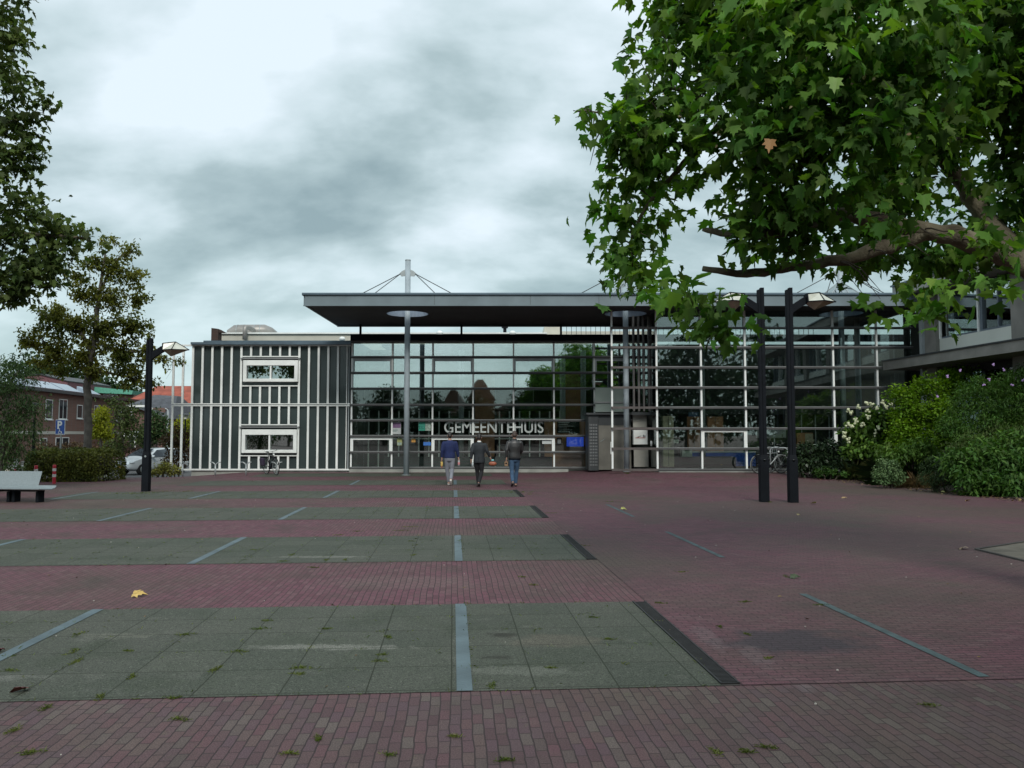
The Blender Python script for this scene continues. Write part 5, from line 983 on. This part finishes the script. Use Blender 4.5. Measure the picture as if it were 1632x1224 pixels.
Y = 60; t = thing('timber_pole', 'plain grey timber pole beyond the white frame', 'pole', (X_(267, Y), Y, -.5)); MB().tube([(X_(267, Y), Y, -.6), (X_(267, Y), Y, Z_(655, Y))], .08, 8).build('shaft', lightgrey, t); MB().tube([(X_(267, Y), Y, Z_(655, Y)), (X_(265, Y), Y, Z_(652, Y)), (X_(262, Y), Y, Z_(651, Y))], .04, 6).build('bracket', lightgrey, t)
Y = 46; t = thing('garden_wall', 'low pale garden wall glimpsed behind the round bollard', 'wall', (X_(20, Y), Y, -.5)); MB().box((X_(-60, Y), Y, -1), (X_(58, Y), Y + .2, Z_(745, Y))).build('masonry', cream, t); MB().box((X_(-60, Y), Y - .05, Z_(745, Y) + .003), (X_(58, Y), Y + .25, Z_(745, Y) + .06)).build('coping', white, t)
# mirrored houses across the square
for (x, y, w, h, rz, lab) in ((-5.6, -72, 4.4, 8.0, 3.6, 'tall narrow brick house across the square, mirrored in the glass'), (-10.2, -71, 4.2, 6.6, 2.6, 'lower gabled brick house beside the tall one, mirrored in the glass'), (3, -72, 12, 6.0, 2.5, 'low brick house across the square, mirrored in the glass')):
    t = thing('gabled_house', lab, 'house', (x, y, 0)); MB().box((x - w/2, y - 8, -.2), (x + w/2, y, h)).build('wall', redbrick, t)
    MB().prism([(x - w/2 - .3, h + .003), (x + w/2 + .3, h + .003), (x + .4, h + rz), (x - .4, h + rz)], 'y', y - 8.3, y + .3).build('roof', mat('brown_tiles', (.17, .10, .07), .85, var=.25), t)
    for fx in (-.25, .25):
        for fz in (1.2, 4.2, 7.4):
            if fz + 1.6 < h: winbox(Matrix.Translation((x, y, 0)) @ Matrix.Rotation(math.pi, 4, 'Z'), t, fx * w - .5, fx * w + .5, fz, fz + 1.5)

# ================================================================== CAR
def car():
    M = Matrix.Translation((P(243, 740, 46.2).x, 46.2, -.55)) @ Matrix.Rotation(R(-118), 4, 'Z')   # local +x = nose
    t = thing('parked_car', 'silver hatchback with an orange yellow plate behind the hedge', 'car', tuple(M.translation))
    silver = mat('silver_paint', (.66, .71, .73), .25, .15, var=.04, scale=1)
    st = [(-2.0,.62,.42,.78,.80),(-1.92,.78,.26,.95,1.2),(-1.5,.84,.22,.98,1.42),(-.6,.86,.2,.96,1.48),(.3,.86,.2,.93,1.44),(.85,.86,.2,.92,1.14),(1.25,.85,.2,.90,.93),(1.65,.80,.22,.80,.82),(1.92,.68,.25,.66,.68),(2.0,.52,.36,.56,.57)]
    def ring(x, hw, zb, zbelt, zr):
        cab = max(0, min(1, (zr - zbelt) / .5)); rw = hw * (1 - .26 * cab); c = []
        half = [(hw*.86, zb), (hw*.98, zb+.12), (hw, (zb+zbelt)/2), (hw*.97, zbelt), (rw + (hw*.97-rw)*.35, zbelt + (zr-zbelt)*.6), (rw*.9, zr - .03*cab - .01), (rw*.45, zr)]
        return [(x, y, z) for y, z in half] + [(x, -y, z) for y, z in reversed(half)]
    body = MB(M).loft([ring(*s) for s in st]).build('body', silver, t, smooth=True)
    sm_ = body.modifiers.new('sub', 'SUBSURF'); sm_.levels = 1; sm_.render_levels = 2
    gl = mat('car_glass', (.10, .12, .14), .05, var=.3, scale=1, spec=1)
    MB(M).loft([[(1.20, y, .945) for y in (-.72, -.3, .3, .72)], [(.86, y, 1.155) for y in (-.70, -.3, .3, .70)], [(.38, y, 1.425) for y in (-.58, -.25, .25, .58)]], cap=False).add([], []).build('windscreen', gl, t)
    for s in (-1, 1):
        MB(M).add([(.80, s*.835, .97), (.30, s*.70, 1.36), (-.5, s*.69, 1.40), (-1.3, s*.70, 1.34), (-1.6, s*.80, 1.04), (-.5, s*.845, 1.0)], [(0,1,2,3,4,5)]).build('side_window', gl, t)
        for wx_ in (1.25, -1.25):
            w = MB(M).tube([(wx_, s*.66, .31), (wx_, s*.875, .31)], .31, 24).build('wheel', rubber, t); MB(M).tube([(wx_, s*.87, .31), (wx_, s*.885, .31)], [.21, .19], 20).build('rim', steel, w)
            mb = MB(M)
            for k in range(5): an = k * 1.2566; mb.bar((wx_, s*.89, .31), (wx_ + .19*math.cos(an), s*.888, .31 + .19*math.sin(an)), .035, .01)
            mb.build('spokes', lightgrey, w)
        MB(M).ball((1.72, s*.60, .68), (.22, .16, .10), 12, 8).build('headlight', mat('headlight_glass', (.55, .60, .62), .1, .3), t, smooth=True)
        MB(M).ball((.72, s*.95, 1.0), (.09, .12, .08), 10, 7).build('wing_mirror', silver, t, smooth=True)
        MB(M).tube([(1.90, s*.50, .38), (1.96, s*.50, .38)], .06, 10).build('fog_lamp', lightgrey, t)
    MB(M).box((1.93, -.42, .55), (1.995, .42, .63)).build('grille', blackm, t, bevel=.01); MB(M).box((1.9, -.50, .25), (1.99, .50, .37)).build('lower_grille', blackm, t, bevel=.01)
    MB(M).box((2.0, -.26, .40), (2.02, .26, .51)).build('number_plate', mat('plate_orange', (.70, .36, .03), .4, var=.05), t)
    MB(M).tube([(2.0, 0, .62), (2.03, 0, .62)], .06, 12).build('badge', lightgrey, t); MB(M).box((1.0, -.7, .945), (1.03, .7, .96)).build('wiper', blackm, t)
car()

# ================================================================== BICYCLES
def bicycle(label, M, frame_m, group='bicycles parked at the town hall', bag=None):
    t = thing('bicycle', label, 'bicycle', tuple(M.translation), group); r = .34
    for wx_ in (-.52, .52):
        pts = [(wx_ + r*math.cos(a), 0, r + .02 + r*math.sin(a)) for a in np.linspace(0, 2*math.pi, 29)]
        w = MB(M).tube(pts, .020, 6, cap=False).build('wheel', rubber, t); mb = MB(M).tube([(wx_ + (p[0]-wx_)*.93, 0, (p[2]-r-.02)*.93 + r+.02) for p in pts], .009, 5, cap=False)
        for k in range(14): a = k*2*math.pi/14; mb.bar((wx_, 0, r+.02), (wx_ + r*.92*math.cos(a), 0, r+.02 + r*.92*math.sin(a)), .004)
        mb.tube([(wx_, -.05, r+.02), (wx_, .05, r+.02)], .025, 8); mb.build('rim', steel, w)
        MB(M).tube([(wx_ + (r+.03)*math.cos(a), 0, r+.02 + (r+.03)*math.sin(a)) for a in np.linspace(R(20 if wx_ < 0 else 30), R(200 if wx_ < 0 else 150), 14)], [(.006, .022)]*14, 6).build('mudguard', frame_m, t)
    mb = MB(M); bb = (-.05, 0, .30); sp = (-.20, 0, .78); hd = (.34, 0, .80); hd2 = (.37, 0, .68); rw = (-.52, 0, r+.02); fw = (.52, 0, r+.02)
    for p, q_, w in ((bb, sp, .017), (bb, hd2, .019), (sp, hd, .016), (hd2, hd, .02)): mb.tube([p, q_], w, 8)
    for s in (-.05, .05):
        mb.tube([bb, (rw[0], s, rw[2])], .010, 6); mb.tube([sp, (rw[0], s, rw[2])], .009, 6); mb.tube([hd2, (fw[0], s, fw[2])], .012, 6)
    mb.build('frame', frame_m, t); MB(M).tube([sp, (-.23, 0, .92)], .013, 6).build('seat_post', steel, t)
    MB(M).loft([[(x, y*k, .93 + z) for y, z in ((-.07, .02), (0, .05), (.07, .02), (0, -.01))] for x, k in ((-.36, .7), (-.30, 1.2), (-.20, .6), (-.08, .2))]).build('saddle', rubber, t, smooth=True)
    MB(M).tube([hd, (.33, 0, .98)], .014, 6).tube([(.12, -.28, 1.02), (.24, -.27, 1.03), (.33, -.1, .99), (.33, .1, .99), (.24, .27, 1.03), (.12, .28, 1.02)], .012, 6).build('handlebar', steel, t)
    MB(M).tube([(-.05, -.06, .30), (-.05, .06, .30)], .07, 14).bar((-.05, -.08, .30), (.06, -.08, .18), .015).bar((-.05, .08, .30), (-.16, .08, .42), .015).bar((.06, -.13, .18), (.06, -.05, .18), .03).bar((-.16, .05, .42), (-.16, .13, .42), .03).build('crank', blackm, t)
    MB(M).box((-.75, -.06, .72), (-.30, .06, .735)).bar((-.7, .05, .72), (-.53, .05, .38), .01).bar((-.7, -.05, .72), (-.53, -.05, .38), .01).build('rear_rack', blackm, t); MB(M).ball((.42, 0, .85), .04, 8, 6).build('front_light', white, t)
    if bag: MB(M).box((-.72, -.2, .38), (-.40, -.07, .70)).build('pannier', bag, t, bevel=.03)
    return t
Y = 34.0; bicycle('dark city bicycle with a pannier leaning at the last stand by the left wing', Matrix.Translation((X_(434, Y), Y, 0)) @ Matrix.Rotation(R(-52), 4, 'Z') @ Matrix.Rotation(R(6), 4, 'X'), blackm, bag=mat('dark_violet_bag', (.03, .02, .045), .7))
Y = 31.7; gg = gz(X_(1232, Y), Y); bicycle('silver grey bicycle half hidden behind the twin lamp posts', Matrix.Translation((X_(1226, Y), Y, gg)) @ Matrix.Rotation(R(20), 4, 'Z'), steel, bag=blackm)
bicycle('dark bicycle behind the silver one near the glass block', Matrix.Translation((X_(1245, 32.1), 32.1, gg)) @ Matrix.Rotation(R(165), 4, 'Z'), blackm)
Y = 31.6; x = X_(1254, Y); t = thing('hoop_stand', 'pale steel hoop bicycle stand between the twin lamp posts', 'bicycle stand', (x, Y, gg))
MB().tube([(x, Y, gg - .05), (x, Y, gg + .92), (x - .03, Y, gg + .99), (x - .12, Y, gg + 1.0), (x - .5, Y + .3, gg + 1.0), (x - .55, Y + .32, gg + .9), (x - .55, Y + .32, gg - .05)], .025, 10).build('hoop', rackm, t, smooth=True); MB().box((x - .08, Y - .08, gg - .02), (x + .08, Y + .08, gg + .015)).build('foot_plate', steel, t)

# ================================================================== PEOPLE
skin = mat('skin', (.42, .24, .17), .5, var=.06); skin2 = mat('tanned_skin', (.30, .17, .12), .5, var=.06); hairm = mat('dark_hair', (.014, .010, .008), .5, var=.3, scale=40); hairb = mat('brown_cropped_hair', (.05, .033, .026), .6, var=.3, scale=40)
def remeshed(mb, name, m, parent, vox=.014, smooth_it=4):
    me = bpy.data.meshes.new(name); me.from_pydata([tuple(p) for p in mb.v], [], mb.f)
    bm = bmesh.new(); bm.from_mesh(me); bmesh.ops.recalc_face_normals(bm, faces=bm.faces); bm.to_mesh(me); bm.free()
    o = bpy.data.objects.new(name, me); COL.objects.link(o); r = o.modifiers.new('r', 'REMESH'); r.mode = 'VOXEL'; r.voxel_size = vox
    s = o.modifiers.new('s', 'SMOOTH'); s.factor = .5; s.iterations = smooth_it
    bpy.context.view_layer.update(); me2 = bpy.data.meshes.new_from_object(o.evaluated_get(bpy.context.evaluated_depsgraph_get())); bpy.data.objects.remove(o)
    me2.name = name; me2.materials.clear(); me2.materials.append(m); me2.polygons.foreach_set('use_smooth', [True]*len(me2.polygons)); return link(name, me2, parent)
def ell(mb, rows, n=16):     # torso rings: (cx, cy, z, rx, ry)
    return mb.loft([[(cx + rx*math.copysign(abs(math.cos(2*math.pi*k/n))**.85, math.cos(2*math.pi*k/n)), cy + ry*math.sin(2*math.pi*k/n), z) for k in range(n)] for cx, cy, z, rx, ry in rows])
def person(label, loc, rz, sc, top_m, leg_m, shoe_m, hair_m, skin_m, legs, arms, lean=0, style='sweater', headturn=0):
    M = Matrix.Translation(loc) @ Matrix.Rotation(rz, 4, 'Z') @ Matrix.Scale(sc, 4)     # faces +Y
    t = thing('person', label, 'person', tuple(loc), 'people walking to the entrance'); sh = 1.45; hipz = .93; L = lean
    def limb(mb, pts, rad): mb.tube(pts, rad, 12); [mb.ball(p, r, 10, 7) for p, r in zip(pts, rad)]
    # ---- body, one surface
    b = MB(M)
    ell(b, [(0, 0, .86, .12, .09), (0, 0, .95, .165, .11), (0, L*.3, 1.08, .14, .095), (0, L*.6, 1.25, .165, .11), (0, L, 1.40, .175, .10), (0, L, 1.47, .11, .07)])
    b.tube([(0, L, 1.44), (0, L + .02, 1.56)], [.062, .056], 12)
    b.ball((0, L + .03, 1.665), (.076, .096, .118), 16, 12); b.ball((0, L + .075, 1.60), (.05, .05, .05), 10, 8)      # skull and jaw
    b.ball((0, L + .135, 1.645), (.014, .02, .02), 8, 6)                                                    # nose
    for s in (-1, 1): b.ball((s*.078, L + .025, 1.65), (.014, .022, .034), 8, 6)
    for s, (kn, an, toe, heel) in zip((-1, 1), legs):
        limb(b, [(s*.085, 0, .90), kn, an], [.085, .055, .04]); b.tube([heel, an, toe], [.035, .04, .03], 8)
    hands = []
    for s, (el, wr, fd) in zip((-1, 1), arms):
        limb(b, [(s*.185, L, sh - .04), el, wr], [.055, .042, .029]); wr = Vector(wr); fd = Vector(fd).normalized(); sx = fd.cross(Vector((0, 1, 0))).normalized(); pc = wr + fd*.055
        b.bar(wr, wr + fd*.10, .035, .08, up=(0, 1, 0))
        for k in range(4):
            o_ = Vector((0, (k - 1.5)*.021, 0)); p0 = wr + fd*.09 + o_; ln = (.065, .075, .07, .055)[k]
            b.tube([p0, p0 + fd*ln*.55, p0 + fd*ln - sx*s*.0 + Vector((-s*.015, 0, 0))], [.0095, .009, .0075], 7)
        b.tube([wr + fd*.03 + Vector((0, .035, 0)), wr + fd*.065 + Vector((-s*.005, .062, 0)), wr + fd*.10 + Vector((-s*.01, .066, 0))], [.012, .011, .009], 7); hands.append(M @ (wr + fd*.10))
    remeshed(b, 'body', skin_m, t, .0085, 2)
    # ---- hair
    h = MB(M); h.ball((0, L + .022, 1.692), (.082, .098, .105), 16, 12); h.ball((0, L - .02, 1.645), (.074, .066, .075), 12, 10); remeshed(h, 'hair', hair_m, t, .012, 2)
    # ---- top
    j = MB(M); hem = {'sweater': .90, 'suit': .80, 'leather': .90}[style]; wd = {'sweater': .185, 'suit': .19, 'leather': .19}[style]
    ell(j, [(0, 0, hem, wd, .128), (0, 0, hem + .06, wd*1.04, .135), (0, L*.3, 1.10, wd*.95, .125), (0, L*.7, 1.28, wd*1.10, .135), (0, L, 1.40, wd*1.13, .122), (0, L, 1.455, wd*.80, .10), (0, L + .005, 1.505, .075, .075)], 18)
    for s, (el, wr, fd) in zip((-1, 1), arms):
        wv = Vector(wr); ev = Vector(el); cuff = wv.lerp(ev, .06)
        j.ball((s*.185, L, sh - .055), .082, 12, 9); j.tube([(s*.19, L, sh - .05), (Vector((s*.20, L, sh-.05))).lerp(ev, .5), ev, ev.lerp(cuff, .5), cuff], [.080, .070, .060, .054, .044], 12); j.ball(ev, .060, 10, 7)
    remeshed(j, {'sweater': 'sweater', 'suit': 'suit_jacket', 'leather': 'leather_jacket'}[style], top_m, t, .013, 3)
    if style == 'suit':
        c = MB(M); c.tube([(0, L + .005, 1.49), (0, L + .01, 1.535)], [.071, .066], 16); c.build('shirt_collar', white, t, smooth=True)
        MB(M).box((-.004, -.137, hem), (.004, -.128, hem + .22)).build('jacket_vent', blackm, t)
    if style == 'leather':
        ell(MB(M), [(0, 0, hem - .035, wd*1.0, .13), (0, 0, hem + .02, wd*1.02, .137)], 18).build('jacket_waistband', blackm, t, smooth=True)
        MB(M).tube([(0, L + .005, 1.485), (0, L + .01, 1.53)], [.082, .074], 16).build('collar', top_m, t, smooth=True)
    # ---- trousers
    p = MB(M); ell(p, [(0, 0, .80, .13, .105), (0, 0, .88, .172, .125), (0, 0, .97, .170, .120), (0, 0, 1.0, .160, .112)])
    for s, (kn, an, toe, heel) in zip((-1, 1), legs):
        k_ = Vector(kn); a_ = Vector(an); h_ = Vector((s*.088, 0, .90)); p.tube([h_, h_.lerp(k_, .5), k_, k_.lerp(a_, .4), a_.lerp(k_, .03)], [.098, .088, .069, .066, .056], 14); p.ball(k_, .068, 10, 7)
    remeshed(p, 'trousers', leg_m, t, .013, 3)
    for s, (kn, an, toe, heel) in zip((-1, 1), legs):
        a_ = Vector(an); to = Vector(toe); he = Vector(heel); up = Vector((0, 0, 1)); f = MB(M)
        f.tube([he + (he - to).normalized()*.01, he.lerp(to, .25), he.lerp(to, .6), he.lerp(to, .85), to], [(.042, .036), (.043, .04), (.046, .034), (.046, .026), (.03, .018)], 12); f.tube([a_, he.lerp(to, .22)], [.045, .042], 10)
        o = remeshed(f, 'shoe', shoe_m, t, .011, 2)
    return t, M, hands
# leg tuples: (knee, ankle, toe, heel) for left (-x) and right (+x); arms: (elbow, wrist, finger direction)
navy = mat('navy_knit', (.008, .017, .075), .85, var=.2, scale=12, bump=.15, bscale=120); greyt = mat('grey_trousers', (.20, .21, .24), .8, var=.12, scale=6); suitm = mat('dark_suit_cloth', (.013, .017, .021), .75, var=.2, scale=6); blkt = mat('black_trousers', (.007, .007, .009), .8, var=.2)
leath = mat('dark_leather', (.028, .028, .028), .42, var=.3, scale=7, bump=.25, bscale=40); jean = mat('blue_denim', (.035, .075, .135), .85, var=.3, scale=5, bump=.1); wsh = mat('white_trainers', (.62, .60, .56), .6, var=.08); bsh = mat('black_shoes', (.008, .008, .008), .35)
g = GP(716.5, 773.5)
_, M1, h1 = person('man in a navy sweater, grey trousers and white trainers, leftmost of the three walkers', tuple(g), R(2), .985, navy, greyt, wsh, hairm, skin,
   [((-.085, .10, .50), (-.03, .16, .10), (-.03, .34, .03), (-.03, .10, .035)), ((.08, .02, .52), (.055, -.34, .20), (.055, -.27, .03), (.055, -.42, .20))],
   [((-.245, -.05, 1.17), (-.26, .02, .92), (-.05, .15, -1)), ((.25, .0, 1.17), (.29, .05, .93), (.15, .1, -1))])
g = GP(763.5, 776)
_, M2, h2 = person('man in a dark suit with a white collar, middle of the three walkers', tuple(g), R(-4), .95, suitm, blkt, bsh, hairm, skin2,
   [((-.075, .12, .50), (-.04, .14, .09), (-.04, .32, .03), (-.04, .08, .035)), ((.08, .03, .50), (.02, -.30, .14), (.02, -.16, .03), (.02, -.36, .14))],
   [((-.235, -.08, 1.17), (-.26, -.06, .92), (-.05, .0, -1)), ((.27, -.03, 1.20), (.36, .06, 1.0), (.5, .1, -.9))], style='suit')
g = GP(820, 776)
_, M3, h3 = person('man in a black leather jacket and blue jeans, rightmost of the three walkers', tuple(g), R(8), 1.0, leath, jean, bsh, hairb, skin2,
   [((-.09, -.04, .50), (-.10, -.30, .16), (-.11, -.16, .03), (-.10, -.38, .15)), ((.08, .12, .50), (.06, .18, .09), (.07, .36, .03), (.06, .12, .035))],
   [((-.26, -.06, 1.17), (-.26, -.03, .93), (-.1, .1, -1)), ((.255, .05, 1.18), (.19, .22, 1.02), (-.3, .9, -.3))], style='leather')
def held(name, label, cat, p, build):
    t = thing(name, label, cat, tuple(p)); build(t, Vector(p)); return t
clearp = mat('water_bottle_plastic', (.50, .50, .52), .15, var=.05); pinkl = mat('pink_label', (.62, .25, .26), .5); yell = mat('yellow_wrapper', (.55, .38, .10), .5, var=.4, scale=30); teal = mat('teal_plastic', (.22, .55, .58), .4); redb = mat('red_brown_wrapper', (.30, .09, .045), .5, var=.4, scale=25)
def bottle(t, p, c=clearp, lab=pinkl):
    MB().tube([p + Vector((0,0,-.17)), p + Vector((0,0,-.0)), p + Vector((0,0,.04)), p + Vector((0,0,.07))], [.034, .034, .022, .014], 12).build('bottle_body', c, t, smooth=True); MB().tube([p + Vector((0,0,-.12)), p + Vector((0,0,-.04))], .0355, 12).build('bottle_label', lab, t); MB().tube([p + Vector((0,0,.07)), p + Vector((0,0,.09))], .016, 10).build('bottle_cap', white, t)
held('drink_bottle', 'pink labelled bottle in the right hand of the man in navy', 'bottle', h1[1] + Vector((.0, -.0, -.02)), bottle)
held('snack_packet', 'yellow snack packet hanging from the left hand of the man in navy', 'packet', h1[0], lambda t, p: (MB().box(p + Vector((-.035, -.02, -.17)), p + Vector((.035, .02, -.03))).build('packet', yell, t, bevel=.008), MB().box(p + Vector((-.02, -.012, -.24)), p + Vector((.02, .012, -.175))).build('wrapper_tail', redb, t, bevel=.004)))
held('can', 'silver can in the left hand of the man in the suit', 'can', h2[0] + Vector((.05, 0, 0)), lambda t, p: (MB().tube([p + Vector((0,0,-.14)), p + Vector((0,0,-.005))], .032, 12).build('can_body', lightgrey, t, smooth=True), MB().tube([p + Vector((0,0,-.005)), p + Vector((0,0,.004))], [.032, .026], 12).build('can_lid', steel, t)))
held('bread_bag', 'red brown bread bag in the right hand of the man in the suit', 'bag', h2[1], lambda t, p: (MB().ball(p + Vector((.04, 0, -.13)), (.13, .05, .07), 12, 8).build('bag', redb, t, smooth=True), MB().ball(p + Vector((.04, -.02, -.02)), (.05, .03, .03), 10, 7).build('bag_clip', teal, t, smooth=True)))
held('paper_bag', 'small brown paper bag in the left hand of the man in leather', 'bag', h3[0], lambda t, p: (MB().box(p + Vector((-.055, -.03, -.17)), p + Vector((.055, .03, -.02))).build('bag', mat('brown_paper', (.26, .16, .09), .8), t, bevel=.01), MB().box(p + Vector((-.03, -.032, -.10)), p + Vector((.03, -.0305, -.06))).build('bag_window', blackm, t)))

# ================================================================== WEEDS, LITTER, FALLEN LEAVES
weedm = leafmat('weed_blade', (.055, .085, .022), (.13, .14, .04), .45, .3, scale=1.5); bg_ = leafmat('bright_weed', (.10, .17, .025), (.19, .22, .05), .5, .35, scale=2)
W = [(50,1200,12,7),(20,1165,8,4),(285,1148,9,5),(70,1130,7,4),(345,1068,8,4),(210,1080,7,4),(480,1066,10,6),(475,1075,7,4),(378,1040,9,5),(415,1003,8,5),(425,990,5,3),(295,1012,9,4),(115,1040,9,3),(125,1012,9,3),(15,1070,9,3),(120,1056,8,3),(205,1038,6,3),(605,1055,7,4),(610,1045,5,3),(618,1017,5,4),(520,1003,6,4),(460,1203,8,5),(505,1178,6,4),(620,1203,7,5),(785,1093,8,4),(806,1214,9,6),(725,1176,6,4),(275,1113,6,3),(160,1112,7,3),
  (970,1020,7,5),(945,985,5,4),(1050,992,6,4),(1052,962,6,3),(878,1065,5,3),(1190,1012,4,4),(1187,960,5,4),(1225,1050,5,4),(1140,1200,7,4),(1190,1200,7,4),(1222,1192,8,4),(1480,1125,8,4),(1145,1000,4,3),(1255,920,7,3),(833,920,4,3),(850,933,4,4),(656,863,4,2),(660,885,4,2),(570,847,6,2),(540,853,6,2),(465,885,5,2),(450,895,5,2),(405,877,4,2),(733,863,5,2),(500,905,5,3),(830,785,12,3),(845,788,10,2),(730,780,10,2),(875,818,9,2),(925,870,9,2),(655,840,9,2),(640,846,8,2),(210,787,22,3),(240,785,10,2),(260,783,14,2),(300,783,8,2),(1222,800,5,4),(1000,755,6,3),(520,893,5,2),(550,893,5,2),(1310,965,7,2),(975,800,10,2),(1085,912,6,3)]
pts, sz = [], []
for (px, py, wpx, hpx) in W:
    g = GP(px, py); s = g.y / FPX; n = int(30 + wpx * 5)
    for _ in range(n): a, rr = random.uniform(0, 6.28), random.random() ** .8 * wpx * s * 1.3; al = rr * math.cos(a) * 1.5; ac = rr * math.sin(a) * .55 + .012 * math.sin(al * 40 + px); ux, uy = UV(*((al, ac) if (px * 7 + py) % 3 else (ac, al * 1.3))); pts.append((g.x + ux, g.y + uy, g.z + .004)); sz.append(min(.12, max(.025, hpx * s * random.uniform(.35, 1.3))))
for _ in range(1700):     # tiny sprigs along the joints of slabs and bricks
    k = random.randint(0, 3); v0, v1 = BANDS[k]; u = random.choice([.084 + .06] + [-.02 - .5555 * i for i in range(1, 18)] + [.14 + .5555 * i for i in range(4)]); v = v0 + .549 * random.choice(range(6)) if random.random() < .5 else random.uniform(v0, v1)
    if v == v0 or random.random() < .5: u = random.uniform(-9, 1.8)
    x, y = UV(u, v)
    for _ in range(3): pts.append((x + random.gauss(0, .02), y + random.gauss(0, .02), .004)); sz.append(random.uniform(.012, .042))
p = np.array(pts); k = len(p)
tag(leaves('weeds', p, RNG.uniform(0, 6.28, k), RNG.uniform(.1, 1.1, k), RNG.normal(size=k)*.5, np.array(sz), BLADE * np.array([1.8, 1, .6]), bg_), kind='stuff', label='grassy weeds sprouting from the joints of the paving')
litt = mat('dry_litter', (.14, .085, .045), .8, var=.4, island=.55, col2=(.24, .16, .07))
pts = []
for _ in range(650):
    i = random.random(); px = 1270 + i * 380; py = 757 + max(0, i - .05) * 43 + abs(random.gauss(0, 2.6)) + 1; g = GP(px, py); pts.append((g.x, g.y, g.z + .01))
for _ in range(420): u, v = random.uniform(-12, 12), 4 + 28 * random.random() ** .8; x, y = UV(u, v); pts.append((x, y, gz(x, y) + .012))
p = np.array(pts); k = len(p); sz = np.where(np.arange(k) < 650, RNG.uniform(.04, .12, k), RNG.uniform(.012, .05, k))
tag(leaves('leaf_litter', p, RNG.uniform(0, 6.28, k), RNG.normal(size=k)*.25, RNG.normal(size=k)*.3, sz, OVAL, litt), kind='stuff', label='small dry leaves and crumbs scattered on the paving')
crumb = mat('pale_crumbs', (.45, .43, .38), .7, var=.2); mb = MB()
for _ in range(110):
    u, v = random.uniform(-9, 8), 3.6 + 22 * random.random(); x, y = UV(u, v); mb.ball((x, y, gz(x, y) + .004), random.uniform(.004, .010), 5, 4)
tag(mb.build('paving_crumbs', crumb), kind='stuff', label='tiny pale crumbs and pebbles on the paving')
for (px, py, s, c, lab) in ((212, 951, .17, (.50, .34, .10), 'large curled yellow leaf on the red paving at left'), (42, 1104, .13, (.20, .05, .04), 'dark red leaf at the corner of the front slab band'), (5, 1040, .10, (.22, .05, .05), 'small red leaf at the left edge'), (990, 813, .15, (.42, .42, .12), 'yellow green leaf on the paving in the middle distance'), (1270, 822, .10, (.25, .20, .09), 'brown leaf below the twin lamp posts'), (1300, 804, .17, (.34, .36, .12), 'green yellow leaf right of the lamp post foot'), (1342, 794, .17, (.32, .22, .10), 'tan leaf between lamp posts and flower bed'), (1545, 799, .17, (.48, .32, .12), 'pale tan leaf at the edge of the bed'), (1500, 786, .16, (.34, .34, .12), 'olive leaf lying against the bed edge'), (1535, 875, .2, (.24, .17, .10), 'curled brown leaf at the drain cover'), (1260, 922, .14, (.05, .07, .03), 'dark green twig leaf in the middle of the paving')):
    g = GP(px, py); o = leaves('fallen_leaf', np.array([(g.x, g.y, g.z + .03)]), RNG.uniform(0, 6.28, 1), np.array([.12]), np.array([.35]), np.array([s * .85]), PLANE * np.array([1, 1, 1.6]), mat('leafcol_%d' % px, c, .65, var=.35, scale=25)); tag(o, lab, 'leaf', 'single fallen leaves on the plaza')
# drain cover plate and tree pit edge at right
g = GP(1600, 880); t = thing('drain_cover', 'flat pale drain cover with a dark rim at the right edge of the paving', 'drain cover', (g.x, g.y, 0))
a, b, c_, d2 = GP(1556, 877), GP(1640, 864), GP(1700, 880), GP(1640, 897)
MB().add([(v.x, v.y, z) for z in (.002, .014) for v in (a, b, c_, d2)], [(0,1,2,3),(4,7,6,5),(0,4,5,1),(1,5,6,2),(2,6,7,3),(3,7,4,0)]).build('plate', mat('dirty_concrete_plate', (.125, .11, .085), .9, var=.4, scale=3, bump=.4), t)
mb = MB(); [mb.bar((p0.x, p0.y, .012), (p1.x, p1.y, .012), .05, .03) for p0, p1 in ((a, b), (b, c_), (c_, d2), (d2, a))]; mb.build('rim', dirtm, t)
print('objects', len(COL.objects))
